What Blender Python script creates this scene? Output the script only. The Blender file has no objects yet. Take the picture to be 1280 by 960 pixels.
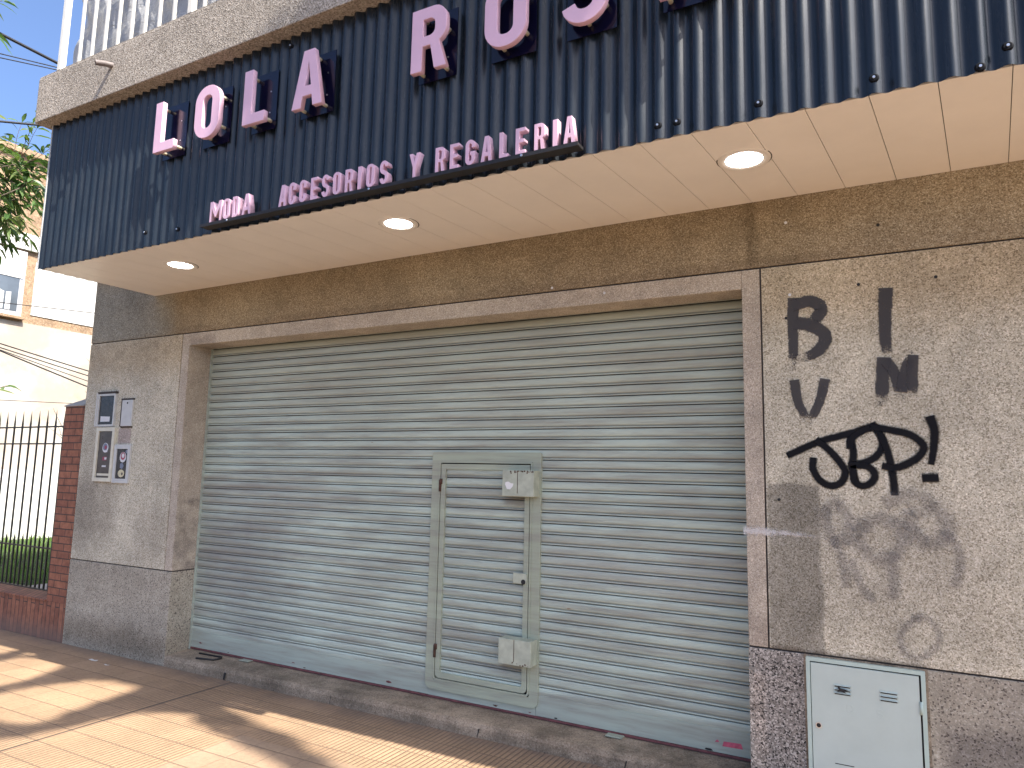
import bpy, bmesh, math, random
from mathutils import Vector, Matrix, noise as mnoise
random.seed(7)
S = bpy.context.scene
COL = S.collection
R = math.radians
CAM = Vector((0.97854876, -3.94303856, 1.6))  # where the photographer's eye was
SUN = Vector((-0.80, 0.21, -1.0))            # the way the sunlight travels

# ------------------------------------------------------------------ helpers
def base_of(o):
    while o.parent: o = o.parent
    return o.location.copy()

def tag(o, label=None, cat=None, group=None, kind=None):
    if label: o['label'] = label
    if cat: o['category'] = cat
    if group: o['group'] = group
    if kind: o['kind'] = kind
    return o

def thing(name, label, cat, loc=(0, 0, 0), group=None):
    o = bpy.data.objects.new(name, None); COL.objects.link(o)
    o.location = loc; o.empty_display_size = 0.1
    return tag(o, label, cat, group)

def link_mesh(name, me, mat, parent=None, loc=None, smooth=False):
    o = bpy.data.objects.new(name, me); COL.objects.link(o)
    for m in (mat if isinstance(mat, (list, tuple)) else [mat]): me.materials.append(m)
    off = base_of(parent) if parent else Vector(loc or (0, 0, 0))
    me.transform(Matrix.Translation(-off))
    if parent: o.parent = parent
    else: o.location = off
    if smooth:
        for p in me.polygons: p.use_smooth = True
    return o

def obj(name, bm, mat, parent=None, loc=None, smooth=False):
    me = bpy.data.meshes.new(name); bm.to_mesh(me); bm.free()
    return link_mesh(name, me, mat, parent, loc, smooth)

def BM(): return bmesh.new()

def box(bm, x0, x1, y0, y1, z0, z1, bev=0.0, mi=0):
    vs = [bm.verts.new(p) for p in ((x0,y0,z0),(x1,y0,z0),(x1,y1,z0),(x0,y1,z0),(x0,y0,z1),(x1,y0,z1),(x1,y1,z1),(x0,y1,z1))]
    fs = [bm.faces.new([vs[i] for i in f]) for f in ((0,3,2,1),(4,5,6,7),(0,1,5,4),(1,2,6,5),(2,3,7,6),(3,0,4,7))]
    for f in fs: f.material_index = mi
    if bev:
        es = list({e for f in fs for e in f.edges})
        bmesh.ops.bevel(bm, geom=es, offset=bev, segments=2, profile=0.6, affect='EDGES')
    return fs

def quad(bm, pts):
    return bm.faces.new([bm.verts.new(p) for p in pts])

def tube(bm, pts, r, n=8, r1=None, cap=True):
    pts = [Vector(p) for p in pts]; rings = []
    up = Vector((0, 0, 1))
    for i, p in enumerate(pts):
        d = (pts[min(i+1, len(pts)-1)] - pts[max(i-1, 0)])
        d = d.normalized() if d.length > 1e-9 else Vector((0, 0, 1))
        a = d.cross(up)
        if a.length < 0.05: a = d.cross(Vector((1, 0, 0)))
        a.normalize(); b = a.cross(d)
        rr = r if r1 is None else r + (r1 - r) * i / max(1, len(pts)-1)
        rings.append([bm.verts.new(p + rr*(math.cos(t)*a + math.sin(t)*b)) for t in [2*math.pi*k/n for k in range(n)]])
    for A, B in zip(rings, rings[1:]):
        for k in range(n):
            f = bm.faces.new((A[k], A[(k+1) % n], B[(k+1) % n], B[k])); f.smooth = True
    if cap:
        bm.faces.new(rings[0][::-1]); bm.faces.new(rings[-1])

def disc(bm, c, r, axis, h, n=24, r2=None):
    """short cylinder from c along axis vector by h"""
    c = Vector(c); ax = Vector(axis).normalized()
    tube(bm, [c, c + ax*h], r, n, r2)

def ring_prism(bm, outer, inner, y0, y1):
    """flat ring between two equal-length xz contours, from y0 (front) to y1"""
    n = len(outer)
    def mk(c, y): return [bm.verts.new((p[0], y, p[1])) for p in c]
    of, inf, ob, ib = mk(outer, y0), mk(inner, y0), mk(outer, y1), mk(inner, y1)
    for k in range(n):
        j = (k+1) % n
        bm.faces.new((of[k], of[j], inf[j], inf[k]))
        bm.faces.new((ob[k], ib[k], ib[j], ob[j]))
        bm.faces.new((of[k], ob[k], ob[j], of[j]))
        bm.faces.new((inf[k], inf[j], ib[j], ib[k]))
    bmesh.ops.recalc_face_normals(bm, faces=bm.faces[:])

def rrect(x0, z0, x1, z1, r, n=6, rs=None):
    rs = rs or (r, r, r, r); out = []
    for (cx, cz, a, rr) in ((x1-rs[0], z0+rs[0], -90, rs[0]), (x1-rs[1], z1-rs[1], 0, rs[1]), (x0+rs[2], z1-rs[2], 90, rs[2]), (x0+rs[3], z0+rs[3], 180, rs[3])):
        for k in range(n+1):
            t = R(a + 90*k/n); out.append((cx + rr*math.cos(t), cz + rr*math.sin(t)))
    return out

# ------------------------------------------------------------------ material kit
class Mat:
    def __init__(s, name):
        s.m = bpy.data.materials.new(name); s.m.use_nodes = True
        s.t = s.m.node_tree; s.n = s.t.nodes; s.l = s.t.links
        s.b = s.n['Principled BSDF']; s._oc = None
    def put(s, sock, v):
        if isinstance(v, bpy.types.NodeSocket): s.l.new(v, sock)
        elif sock.type == 'RGBA' and len(v) == 3: sock.default_value = (*v, 1)
        else: sock.default_value = v
    def set(s, **k):
        names = {'color': 'Base Color', 'rough': 'Roughness', 'metal': 'Metallic', 'normal': 'Normal', 'spec': 'Specular IOR Level', 'alpha': 'Alpha',
                 'coat': 'Coat Weight', 'coatr': 'Coat Roughness', 'ec': 'Emission Color', 'es': 'Emission Strength', 'trans': 'Transmission Weight', 'sub': 'Subsurface Weight'}
        for a, v in k.items(): s.put(s.b.inputs[names[a]], v)
        return s
    @property
    def oc(s):
        if not s._oc: s._oc = s.n.new('ShaderNodeTexCoord').outputs['Object']
        return s._oc
    def xyz(s, v=None):
        x = s.n.new('ShaderNodeSeparateXYZ'); s.l.new(v or s.oc, x.inputs[0]); return x.outputs
    def comb(s, x, y, z):
        c = s.n.new('ShaderNodeCombineXYZ')
        for i, v in enumerate((x, y, z)): s.put(c.inputs[i], v)
        return c.outputs[0]
    def math(s, op, a, b=0.0, c=0.0, clamp=False):
        n = s.n.new('ShaderNodeMath'); n.operation = op; n.use_clamp = clamp
        s.put(n.inputs[0], a); s.put(n.inputs[1], b); s.put(n.inputs[2], c); return n.outputs[0]
    def scale(s, v, sc):
        n = s.n.new('ShaderNodeVectorMath'); n.operation = 'MULTIPLY'
        s.put(n.inputs[0], v); n.inputs[1].default_value = sc; return n.outputs[0]
    def noise(s, sc, det=3, rough=0.55, v=None, dist=0.0):
        n = s.n.new('ShaderNodeTexNoise'); s.l.new(v or s.oc, n.inputs['Vector'])
        n.inputs['Scale'].default_value = sc; n.inputs['Detail'].default_value = det
        n.inputs['Roughness'].default_value = rough; n.inputs['Distortion'].default_value = dist
        return n.outputs['Fac']
    def voro(s, sc, v=None, out='Color', feat='F1'):
        n = s.n.new('ShaderNodeTexVoronoi'); n.feature = feat; s.l.new(v or s.oc, n.inputs['Vector'])
        n.inputs['Scale'].default_value = sc
        if out == 'Color':
            q = s.n.new('ShaderNodeSeparateColor'); s.l.new(n.outputs['Color'], q.inputs[0]); return q.outputs
        return n.outputs[out]
    def ramp(s, f, stops, mode='LINEAR'):
        n = s.n.new('ShaderNodeValToRGB'); n.color_ramp.interpolation = mode; s.l.new(f, n.inputs[0])
        e = n.color_ramp.elements
        while len(e) < len(stops): e.new(0.5)
        for i, (p, c) in enumerate(stops):
            e[i].position = p; e[i].color = (*c, 1) if not isinstance(c, (int, float)) else (c, c, c, 1)
        return n.outputs[0]
    def mix(s, f, a, b, mode='MIX'):
        n = s.n.new('ShaderNodeMix'); n.data_type = 'RGBA'; n.blend_type = mode
        s.put(n.inputs[0], f); s.put(n.inputs[6], a); s.put(n.inputs[7], b); return n.outputs[2]
    def step(s, v, a, b, lo=0.0, hi=1.0):
        n = s.n.new('ShaderNodeMapRange'); n.interpolation_type = 'SMOOTHSTEP'
        s.put(n.inputs[0], v); n.inputs[1].default_value = a; n.inputs[2].default_value = b
        n.inputs[3].default_value = lo; n.inputs[4].default_value = hi; return n.outputs[0]
    def bump(s, h, dist=0.002, strength=1.0, normal=None):
        n = s.n.new('ShaderNodeBump'); s.put(n.inputs['Height'], h); n.inputs['Distance'].default_value = dist
        n.inputs['Strength'].default_value = strength
        if normal is not None: s.l.new(normal, n.inputs['Normal'])
        return n.outputs[0]
    def boxmask(s, x0, x1, z0, z1, soft=0.03, wob=0.05, wsc=6, ax=(0, 2)):
        q = s.xyz(); w = s.math('MULTIPLY', s.math('SUBTRACT', s.noise(wsc, 4, 0.65), 0.5), wob*2)
        x = s.math('ADD', q[ax[0]], w); w2 = s.math('MULTIPLY', s.math('SUBTRACT', s.noise(wsc*1.3, 4, 0.65), 0.5), wob*2); z = s.math('ADD', q[ax[1]], w2)
        a = s.math('MULTIPLY', s.step(x, x0-soft, x0+soft), s.step(x, x1-soft, x1+soft, 1, 0))
        b = s.math('MULTIPLY', s.step(z, z0-soft, z0+soft), s.step(z, z1-soft, z1+soft, 1, 0))
        return s.math('MULTIPLY', a, b)

def granite(name, mid, dark, light, sc=120, pd=0.2, pl=0.8, contrast=1.0, stains_tints=(), bumpd=0.0015, blot=0.25):
    """washed aggregate render: chips of three tones, blotches and named stains"""
    m = Mat(name)
    g = m.voro(sc)[0]; g2 = m.voro(sc*1.9)[1]; g3 = m.noise(sc*0.55, 3, 0.7)
    c = m.ramp(g, [(0.0, dark), (pd*0.8, dark), (pd+0.12, mid), (pl-0.12, mid), (pl+0.05, light), (1.0, light)])
    c2 = m.ramp(g2, [(0.0, 0.70), (0.3, 0.96), (0.75, 1.03), (1.0, 1.28)])
    c = m.mix(0.7*contrast, c, c2, 'MULTIPLY')
    c = m.mix(0.8, c, m.ramp(g3, [(0.3, 0.80), (0.5, 1.0), (0.72, 1.16)]), 'MULTIPLY')
    big = m.noise(1.7, 6, 0.65); fine = m.noise(7, 6, 0.7)
    c = m.mix(1.0, c, m.ramp(big, [(0.3, 1.0-blot), (0.55, 1.0), (0.75, 1.0+blot*0.4)]), 'MULTIPLY')
    c = m.mix(1.0, c, m.ramp(fine, [(0.3, 1.0-blot*0.7), (0.6, 1.04)]), 'MULTIPLY')
    for (x0, x1, z0, z1, soft, wob, col, st) in stains_tints:
        k = m.boxmask(x0, x1, z0, z1, soft, wob)
        c = m.mix(m.math('MULTIPLY', k, st), c, m.mix(1.0, c, col, 'MULTIPLY'))
    m.set(color=c, rough=0.88, spec=0.3, normal=m.bump(m.math('ADD', m.voro(sc, out='Distance'), m.math('MULTIPLY', m.noise(30, 3), 0.6)), bumpd, 0.6))
    return m.m

def plain(name, col, rough=0.5, metal=0.0, var=0.12, sc=8, bump=0.0, **k):
    m = Mat(name)
    f = m.noise(sc, 5, 0.62)
    c = m.mix(1.0, col, m.ramp(f, [(0.3, 1-var), (0.7, 1+var*0.5)]), 'MULTIPLY')
    m.set(color=c, rough=m.math('ADD', m.math('MULTIPLY', m.noise(sc*2.3), 0.15), rough-0.07), metal=metal, **k)
    if bump: m.set(normal=m.bump(m.noise(sc*6, 4), bump, 0.5))
    return m.m

# ---- wall finishes
WARM = (0.80, 0.76, 0.70)
M_wall = granite('wall_aggregate', (0.53, 0.485, 0.37), (0.30, 0.265, 0.19), (0.71, 0.66, 0.54), 175, 0.16, 0.82, stains_tints=(
    (0.36, 0.612, 0.70, 1.58, 0.012, 0.028, (0.47, 0.47, 0.48), 0.9),
    (0.44, 0.66, 1.36, 1.68, 0.08, 0.05, (0.66, 0.66, 0.66), 0.6),
    (-6.0, 6.0, 2.42, 2.80, 0.16, 0.10, (0.86, 0.76, 0.64), 0.75),  # browner tint across the top of the wall
    (0.34, 1.05, 0.735, 0.765, 0.012, 0.03, (0.52, 0.48, 0.46), 0.9),
    (0.62, 1.30, 1.00, 1.50, 0.15, 0.10, (0.84, 0.83, 0.84), 0.7),
    (-5.80, -5.15, 0.95, 1.50, 0.14, 0.13, (0.68, 0.66, 0.66), 0.85),
    (-4.9, -4.42, 0.75, 1.25, 0.12, 0.15, (0.82, 0.80, 0.80), 0.7),
    (-5.80, -5.45, 0.70, 2.80, 0.12, 0.06, (0.84, 0.84, 0.85), 0.7)))
M_frieze = granite('frieze_aggregate', (0.295, 0.228, 0.138), (0.18, 0.132, 0.075), (0.44, 0.36, 0.24), 200, 0.18, 0.84, stains_tints=(
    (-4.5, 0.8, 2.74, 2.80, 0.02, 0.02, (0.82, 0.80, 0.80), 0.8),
    (0.28, 0.34, 2.78, 3.2, 0.03, 0.02, (0.60, 0.58, 0.55), 0.8),
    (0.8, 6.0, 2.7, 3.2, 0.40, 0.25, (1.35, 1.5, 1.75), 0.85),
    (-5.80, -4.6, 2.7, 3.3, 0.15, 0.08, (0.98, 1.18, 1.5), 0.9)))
M_jamb = granite('surround_aggregate', (0.45, 0.385, 0.30), (0.31, 0.262, 0.21), (0.59, 0.525, 0.43), 220, 0.15, 0.84, contrast=0.8, stains_tints=(
    (-4.318, -4.0, 0.6, 1.34, 0.02, 0.05, (0.48, 0.48, 0.51), 0.9),
    (-4.318, -4.0, 1.3, 2.7, 0.03, 0.03, (0.74, 0.73, 0.74), 0.85),  # left reveal darker and greyer over its upper height
    (0.24, 0.40, 0.72, 0.90, 0.05, 0.05, (0.78, 0.76, 0.76), 0.8)))
M_plinth = granite('plinth_aggregate', (0.30, 0.285, 0.25), (0.05, 0.048, 0.044), (0.60, 0.58, 0.52), 150, 0.14, 0.80, stains_tints=(
    (0.25, 0.52, 0.0, 0.75, 0.04, 0.05, (0.72, 0.68, 0.68), 0.8),
    (0.255, 0.33, 0.0, 0.62, 0.02, 0.03, (1.5, 1.4, 1.3), 0.5),
    (1.1, 1.45, 0.3, 0.50, 0.06, 0.08, (0.50, 0.50, 0.54), 0.8),
    (-5.8, -4.3, 0.0, 0.22, 0.08, 0.06, (0.68, 0.64, 0.61), 0.8)))
M_plinth_soft = granite('plinth_worn_aggregate', (0.36, 0.325, 0.255), (0.13, 0.11, 0.09), (0.48, 0.44, 0.36), 150, 0.07, 0.86, contrast=0.55, stains_tints=(
    (1.1, 1.45, 0.3, 0.50, 0.06, 0.08, (0.50, 0.50, 0.54), 0.8),
    (1.3, 5.0, -0.1, 0.8, 0.2, 0.15, (0.85, 0.86, 0.9), 0.8),
    (-5.8, -4.3, 0.0, 0.24, 0.10, 0.06, (0.62, 0.57, 0.53), 0.85)))
M_slab = granite('slab_aggregate', (0.36, 0.31, 0.25), (0.20, 0.17, 0.135), (0.50, 0.44, 0.37), 130, 0.2, 0.8, bumpd=0.004, blot=0.18)
M_joint = plain('joint_dirt_shade', (0.05, 0.042, 0.038), 0.9)  # near-black: dirty joints, and shade painted into slat gaps and lamp surround
M_step = granite('step_concrete', (0.31, 0.245, 0.175), (0.22, 0.17, 0.12), (0.39, 0.32, 0.24), 160, 0.15, 0.9, contrast=0.4, blot=0.6, stains_tints=(
    (-2.2, -0.6, 0.0, 0.3, 0.25, 0.1, (1.25, 1.18, 1.12), 0.7),))
M_upper = granite('upper_render', (0.45, 0.40, 0.34), (0.38, 0.33, 0.28), (0.52, 0.47, 0.4), 90, 0.15, 0.85)

# ---- shutter paint
def shutter_mat(name, col, streak=1.0, smooth_rail=False):
    m = Mat(name); q = m.xyz()
    v = m.comb(m.math('MULTIPLY', q[0], 1.1), q[1], m.math('MULTIPLY', q[2], 14.0))
    s1 = m.noise(1.3, 6, 0.62, v)
    v2 = m.comb(m.math('MULTIPLY', q[0], 5.0), q[1], m.math('MULTIPLY', q[2], 60.0))
    s2 = m.noise(1.1, 4, 0.6, v2)
    c = m.mix(m.ramp(s1, [(0.40, 0), (0.69, 0.78*streak)]), col, (0.26, 0.25, 0.21))
    c = m.mix(m.ramp(s2, [(0.52, 0), (0.78, 0.45*streak)]), c, (0.22, 0.20, 0.18))
    big = m.noise(0.9, 4, 0.6)
    c = m.mix(1.0, c, m.ramp(big, [(0.3, 0.86), (0.6, 1.02)]), 'MULTIPLY')
    if not smooth_rail:
        k = m.boxmask(-4.45, -3.35, 0.45, 1.22, 0.35, 0.30, 2.2)
        c = m.mix(m.math('MULTIPLY', k, 0.55), c, (0.17, 0.15, 0.14))
        k = m.boxmask(-4.45, -2.9, 1.30, 1.52, 0.10, 0.10, 4)
        c = m.mix(m.math('MULTIPLY', k, 0.30), c, (0.22, 0.20, 0.18))
        k = m.boxmask(-1.0, 0.3, 0.95, 1.15, 0.10, 0.14, 4)
        c = m.mix(m.math('MULTIPLY', k, 0.30), c, (0.25, 0.21, 0.20))
        for zz in (1.43, 0.39):
            c = m.mix(m.math('MULTIPLY', m.boxmask(-1.34, -1.06, zz-0.035, zz+0.04, 0.03, 0.03, 9), 0.6), c, (0.15, 0.115, 0.08))
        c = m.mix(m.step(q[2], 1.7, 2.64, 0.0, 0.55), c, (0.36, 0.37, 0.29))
        # grime in each slat's notch, its colour deepened to strengthen the notch's shade
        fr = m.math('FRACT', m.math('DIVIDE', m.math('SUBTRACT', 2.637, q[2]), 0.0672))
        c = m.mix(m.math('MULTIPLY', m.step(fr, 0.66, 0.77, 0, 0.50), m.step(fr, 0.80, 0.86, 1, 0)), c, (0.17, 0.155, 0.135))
    # rust flecks drawn out along the slats, chips
    v3 = m.comb(m.math('MULTIPLY', q[0], 6.0), q[1], m.math('MULTIPLY', q[2], 34.0))
    r = m.noise(1.0, 5, 0.7, v3)
    c = m.mix(m.ramp(r, [(0.70, 0), (0.745, 0.85)]), c, (0.20, 0.10, 0.055))
    ch = m.noise(26, 3, 0.7)
    c = m.mix(m.ramp(ch, [(0.735, 0), (0.76, 0.8)]), c, (0.09, 0.075, 0.07))
    m.set(color=c, rough=m.ramp(s1, [(0.3, 0.42), (0.7, 0.62)]), spec=0.45, normal=m.bump(m.noise(40, 3), 0.0006, 0.4))
    return m.m
TEAL = (0.475, 0.550, 0.465)
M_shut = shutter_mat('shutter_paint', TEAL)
M_rail = shutter_mat('rail_paint', (0.385, 0.445, 0.375), 0.9, True)
M_frame = shutter_mat('door_frame_paint', (0.385, 0.43, 0.32), 0.85, True)
M_lock = plain('lock_box_paint', (0.43, 0.46, 0.36), 0.5, var=0.25, sc=14)
M_rust = plain('rust', (0.085, 0.04, 0.025), 0.85, var=0.5, sc=30)
M_primer = plain('red_primer', (0.16, 0.055, 0.055), 0.75, var=0.4, sc=25)
M_black = plain('flat_black', (0.012, 0.012, 0.013), 0.7)  # darkness of holes, slots and gaps painted as plain black; also chips
M_white_chip = plain('bare_white', (0.75, 0.75, 0.72), 0.5)
M_pink_smear = plain('pink_smear', (0.55, 0.10, 0.16), 0.6, var=0.4, sc=30)

# ---- canopy
def navy_mat():
    m = Mat('navy_sheet_paint')
    f = m.noise(3, 5, 0.6); d = m.noise(45, 4, 0.7)
    c = m.mix(1.0, (0.0030, 0.0090, 0.0165), m.ramp(f, [(0.3, 0.8), (0.7, 1.2)]), 'MULTIPLY')
    q = m.xyz(); v = m.comb(m.math('MULTIPLY', q[0], 14.0), m.math('MULTIPLY', q[1], 14.0), m.math('MULTIPLY', q[2], 1.6))
    du = m.noise(1.6, 5, 0.65, v)
    c = m.mix(m.ramp(du, [(0.42, 0.045), (0.75, 0.13)]), c, (0.17, 0.165, 0.155))
    c = m.mix(m.ramp(d, [(0.72, 0), (0.76, 0.4)]), c, (0.25, 0.24, 0.22))
    m.set(color=c, rough=m.ramp(du, [(0.3, 0.21), (0.75, 0.32)]), spec=0.38)
    return m.m
M_navy = navy_mat()
M_plate = plain('navy_acrylic', (0.004, 0.004, 0.018), 0.15, var=0.3, sc=9, spec=0.35)
M_soffit = plain('soffit_pvc', (0.84, 0.80, 0.74), 0.42, var=0.05, sc=2.5)
M_trim = plain('pale_trim', (0.45, 0.46, 0.46), 0.4)
M_pink = plain('pink_acrylic', (0.72, 0.46, 0.56), 0.38, var=0.06, sc=6)
M_spacer = plain('cream_spacer', (0.62, 0.56, 0.42), 0.45)
M_bar = plain('dark_bar', (0.012, 0.010, 0.010), 0.6, var=0.5, sc=18)
M_screw = plain('zinc', (0.6, 0.6, 0.6), 0.3, metal=0.9)
M_rubber = plain('rubber_washer_shadow', (0.006, 0.007, 0.010), 0.8, spec=0.15)
M_ring = plain('lamp_ring_white', (0.78, 0.74, 0.68), 0.35, var=0.03)
def emit(name, col, st):
    m = Mat(name); m.set(color=col, ec=col, es=st, rough=0.4); return m.m
M_led = emit('led_diffuser', (1.0, 0.97, 0.92), 6.0)

# ---- misc
M_cab = plain('cabinet_grey_paint', (0.45, 0.535, 0.495), 0.38, var=0.07, sc=5, bump=0.0005)
M_cabframe = plain('cabinet_frame_paint', (0.42, 0.53, 0.48), 0.4, var=0.10, sc=9)
M_cream = plain('cream_paint', (0.60, 0.575, 0.46), 0.45, var=0.14, sc=14)
M_grey = plain('light_grey_plastic', (0.50, 0.51, 0.49), 0.45, var=0.12, sc=16)
M_darkglass = plain('dark_panel', (0.035, 0.035, 0.037), 0.22, var=0.5, sc=22)
M_brownpanel = plain('brown_panel', (0.075, 0.065, 0.058), 0.3, var=0.4, sc=18)
M_sticker = plain('sticker_white', (0.62, 0.62, 0.62), 0.5, var=0.1)
M_stickred = plain('sticker_red', (0.30, 0.05, 0.09), 0.5, var=0.1)
M_stickblue = plain('sticker_slate', (0.16, 0.19, 0.26), 0.5, var=0.2)
M_stickyellow = plain('sticker_buff', (0.55, 0.50, 0.33), 0.5, var=0.3, sc=30)
M_railwhite = plain('railing_white_paint', (0.72, 0.69, 0.60), 0.4, var=0.08)
M_fence = plain('fence_black_paint', (0.018, 0.020, 0.018), 0.5, var=0.3)
M_cable = plain('cable_black', (0.012, 0.012, 0.014), 0.6)
M_pipe = plain('pipe_grey', (0.17, 0.14, 0.13), 0.6, var=0.25, sc=30)
M_paper = plain('paper', (0.66, 0.64, 0.60), 0.8)
M_iron = plain('black_iron', (0.02, 0.018, 0.017), 0.6, var=0.4, sc=30)
M_bark = plain('bark', (0.13, 0.10, 0.075), 0.9, var=0.5, sc=18, bump=0.01)
M_twig = plain('twig', (0.10, 0.075, 0.06), 0.9, var=0.3, sc=20)

def tarp_mat():
    m = Mat('grey_tarp'); m.set(color=m.mix(m.noise(5, 4), (0.22, 0.225, 0.23), (0.40, 0.40, 0.40)), rough=0.28, spec=0.6, normal=m.bump(m.noise(14, 4, 0.6, dist=0.8), 0.02, 0.7)); return m.m
M_tarp = tarp_mat()

def leaf_mat(name, cols):
    m = Mat(name)
    g = m.n.new('ShaderNodeNewGeometry').outputs['Random Per Island']
    c = m.ramp(g, [(i/(len(cols)-1), k) for i, k in enumerate(cols)])
    m.set(color=c, rough=0.42, spec=0.45)
    tr = m.n.new('ShaderNodeBsdfTranslucent'); m.l.new(m.mix(1.0, c, (1.5, 1.7, 0.8), 'MULTIPLY'), tr.inputs[0])
    ad = m.n.new('ShaderNodeMixShader'); ad.inputs[0].default_value = 0.28
    out = m.n['Material Output']; m.l.new(m.b.outputs[0], ad.inputs[1]); m.l.new(tr.outputs[0], ad.inputs[2]); m.l.new(ad.outputs[0], out.inputs[0])
    return m.m
M_leaf = leaf_mat('leaf_green', [(0.035, 0.075, 0.022), (0.055, 0.11, 0.03), (0.085, 0.15, 0.045), (0.11, 0.17, 0.06), (0.13, 0.16, 0.05)])
M_leaf2 = leaf_mat('leaf_dense', [(0.03, 0.06, 0.02), (0.05, 0.09, 0.028), (0.07, 0.12, 0.035)])
M_grass = leaf_mat('grass_blade', [(0.07, 0.14, 0.03), (0.11, 0.20, 0.045), (0.20, 0.26, 0.07)])

def brick_mat(name, vertical=False):
    m = Mat(name); q = m.xyz()
    a = m.math('ADD', q[0], q[1])
    v = m.comb(q[2], a, 0.0) if vertical else m.comb(a, q[2], 0.0)
    n = m.n.new('ShaderNodeTexBrick'); m.l.new(v, n.inputs['Vector'])
    n.inputs['Scale'].default_value = 1.0; n.inputs['Mortar Size'].default_value = 0.0045; n.inputs['Mortar Smooth'].default_value = 0.15
    n.inputs['Brick Width'].default_value = 0.6 if vertical else 0.19; n.inputs['Row Height'].default_value = 0.067
    n.inputs['Color1'].default_value = (0.31, 0.125, 0.070, 1); n.inputs['Color2'].default_value = (0.22, 0.084, 0.050, 1)
    n.inputs['Mortar'].default_value = (0.055, 0.04, 0.035, 1); n.offset = 0.5
    c = m.mix(1.0, n.outputs['Color'], m.ramp(m.noise(14, 5, 0.65), [(0.3, 0.6), (0.7, 1.2)]), 'MULTIPLY')
    if vertical: c = m.mix(m.step(q[2], 0.0, 0.22, 0.6, 0.0), c, (0.17, 0.125, 0.10))
    m.set(color=c, rough=0.8, normal=m.bump(m.math('MULTIPLY', n.outputs['Fac'], -1.0), 0.004, 0.9))
    return m.m
M_brick = brick_mat('red_brick'); M_soldier = brick_mat('soldier_brick', True)

def pave_mat():
    m = Mat('ribbed_paving'); q = m.xyz()
    T = 0.20
    cx = m.math('DIVIDE', q[0], T); cy = m.math('DIVIDE', q[1], T)
    fx = m.math('FRACT', cx); fy = m.math('FRACT', cy)
    cell = m.comb(m.math('FLOOR', cx), m.math('FLOOR', cy), 0.0)
    wn = m.n.new('ShaderNodeTexWhiteNoise'); wn.noise_dimensions = '3D'; m.l.new(cell, wn.inputs['Vector'])
    rnd = wn.outputs['Value']
    jx = m.math('ABSOLUTE', m.math('SUBTRACT', fx, 0.5)); jy = m.math('ABSOLUTE', m.math('SUBTRACT', fy, 0.5))
    joint = m.math('MAXIMUM', m.step(jy, 0.475, 0.492), m.math('MULTIPLY', m.step(jx, 0.48, 0.494), 0.6))
    ribx = m.math('FRACT', m.math('MULTIPLY', cx, 6.0))
    tri = m.math('MULTIPLY', m.math('ABSOLUTE', m.math('SUBTRACT', ribx, 0.5)), 2.0)
    groove = m.step(tri, 0.62, 0.92)
    # worn and replaced areas carry hardly any ribs
    worn = m.step(m.noise(0.9, 3, 0.5), 0.52, 0.60)
    left = m.step(q[0], -4.05, -3.85, 0.75, 0.0)
    patch = m.boxmask(-2.6, -1.5, -1.3, -0.72, 0.02, 0.0, 4, (0, 1))
    flat = m.math('MAXIMUM', m.math('MAXIMUM', m.math('MULTIPLY', worn, 0.75), left), patch)
    groove = m.math('MULTIPLY', groove, m.math('SUBTRACT', 1.0, flat))
    base = m.mix(rnd, (0.345, 0.226, 0.134), (0.40, 0.263, 0.158))
    base = m.mix(m.math('MULTIPLY', patch, 0.4), base, (0.33, 0.245, 0.18))
    base = m.mix(1.0, base, m.ramp(m.noise(1.4, 5, 0.62), [(0.3, 0.78), (0.65, 1.08)]), 'MULTIPLY')
    base = m.mix(1.0, base, m.ramp(m.noise(38, 4, 0.7), [(0.3, 0.82), (0.65, 1.06)]), 'MULTIPLY')
    base = m.mix(m.math('MULTIPLY', groove, 0.7), base, (0.14, 0.10, 0.075))
    base = m.mix(m.math('MULTIPLY', joint, 0.5), base, (0.11, 0.085, 0.07))
    ej = m.math('ABSOLUTE', m.math('ADD', q[0], 3.522)); base = m.mix(m.step(ej, 0.006, 0.012, 0.9, 0), base, (0.05, 0.04, 0.035))
    near_wall = m.math('MULTIPLY', m.step(q[1], -0.20, 0.02), m.ramp(m.noise(5, 5, 0.65), [(0.3, 0.25), (0.65, 0.8)]))  # browner and darker towards the wall, broken up by noise
    base = m.mix(near_wall, base, (0.13, 0.105, 0.09))
    spots = m.noise(16, 3, 0.75); base = m.mix(m.ramp(spots, [(0.70, 0), (0.75, 0.6)]), base, (0.07, 0.055, 0.05))
    h = m.math('SUBTRACT', 1.0, m.math('MAXIMUM', groove, joint))
    h = m.math('ADD', h, m.math('MULTIPLY', rnd, 0.25)); h = m.math('ADD', h, m.math('MULTIPLY', m.noise(60, 3), 0.25))
    m.set(color=base, rough=0.8, spec=0.35, normal=m.bump(h, 0.007, 0.9))
    return m.m
M_pave = pave_mat()
M_asphalt = granite('asphalt', (0.05, 0.048, 0.046), (0.03, 0.03, 0.03), (0.09, 0.088, 0.085), 80)
M_kerb = plain('kerb_concrete', (0.33, 0.31, 0.28), 0.9, var=0.25)
M_earth = plain('earth', (0.16, 0.13, 0.095), 0.95, var=0.3, sc=0.6)
M_lawn = plain('lawn_soil', (0.05, 0.075, 0.025), 0.95, var=0.4, sc=5)
M_path = plain('path_concrete', (0.42, 0.38, 0.33), 0.9, var=0.2)
M_tan = granite('tan_render', (0.32, 0.215, 0.13), (0.26, 0.175, 0.11), (0.37, 0.26, 0.17), 40, 0.2, 0.8, blot=0.3)
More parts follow.
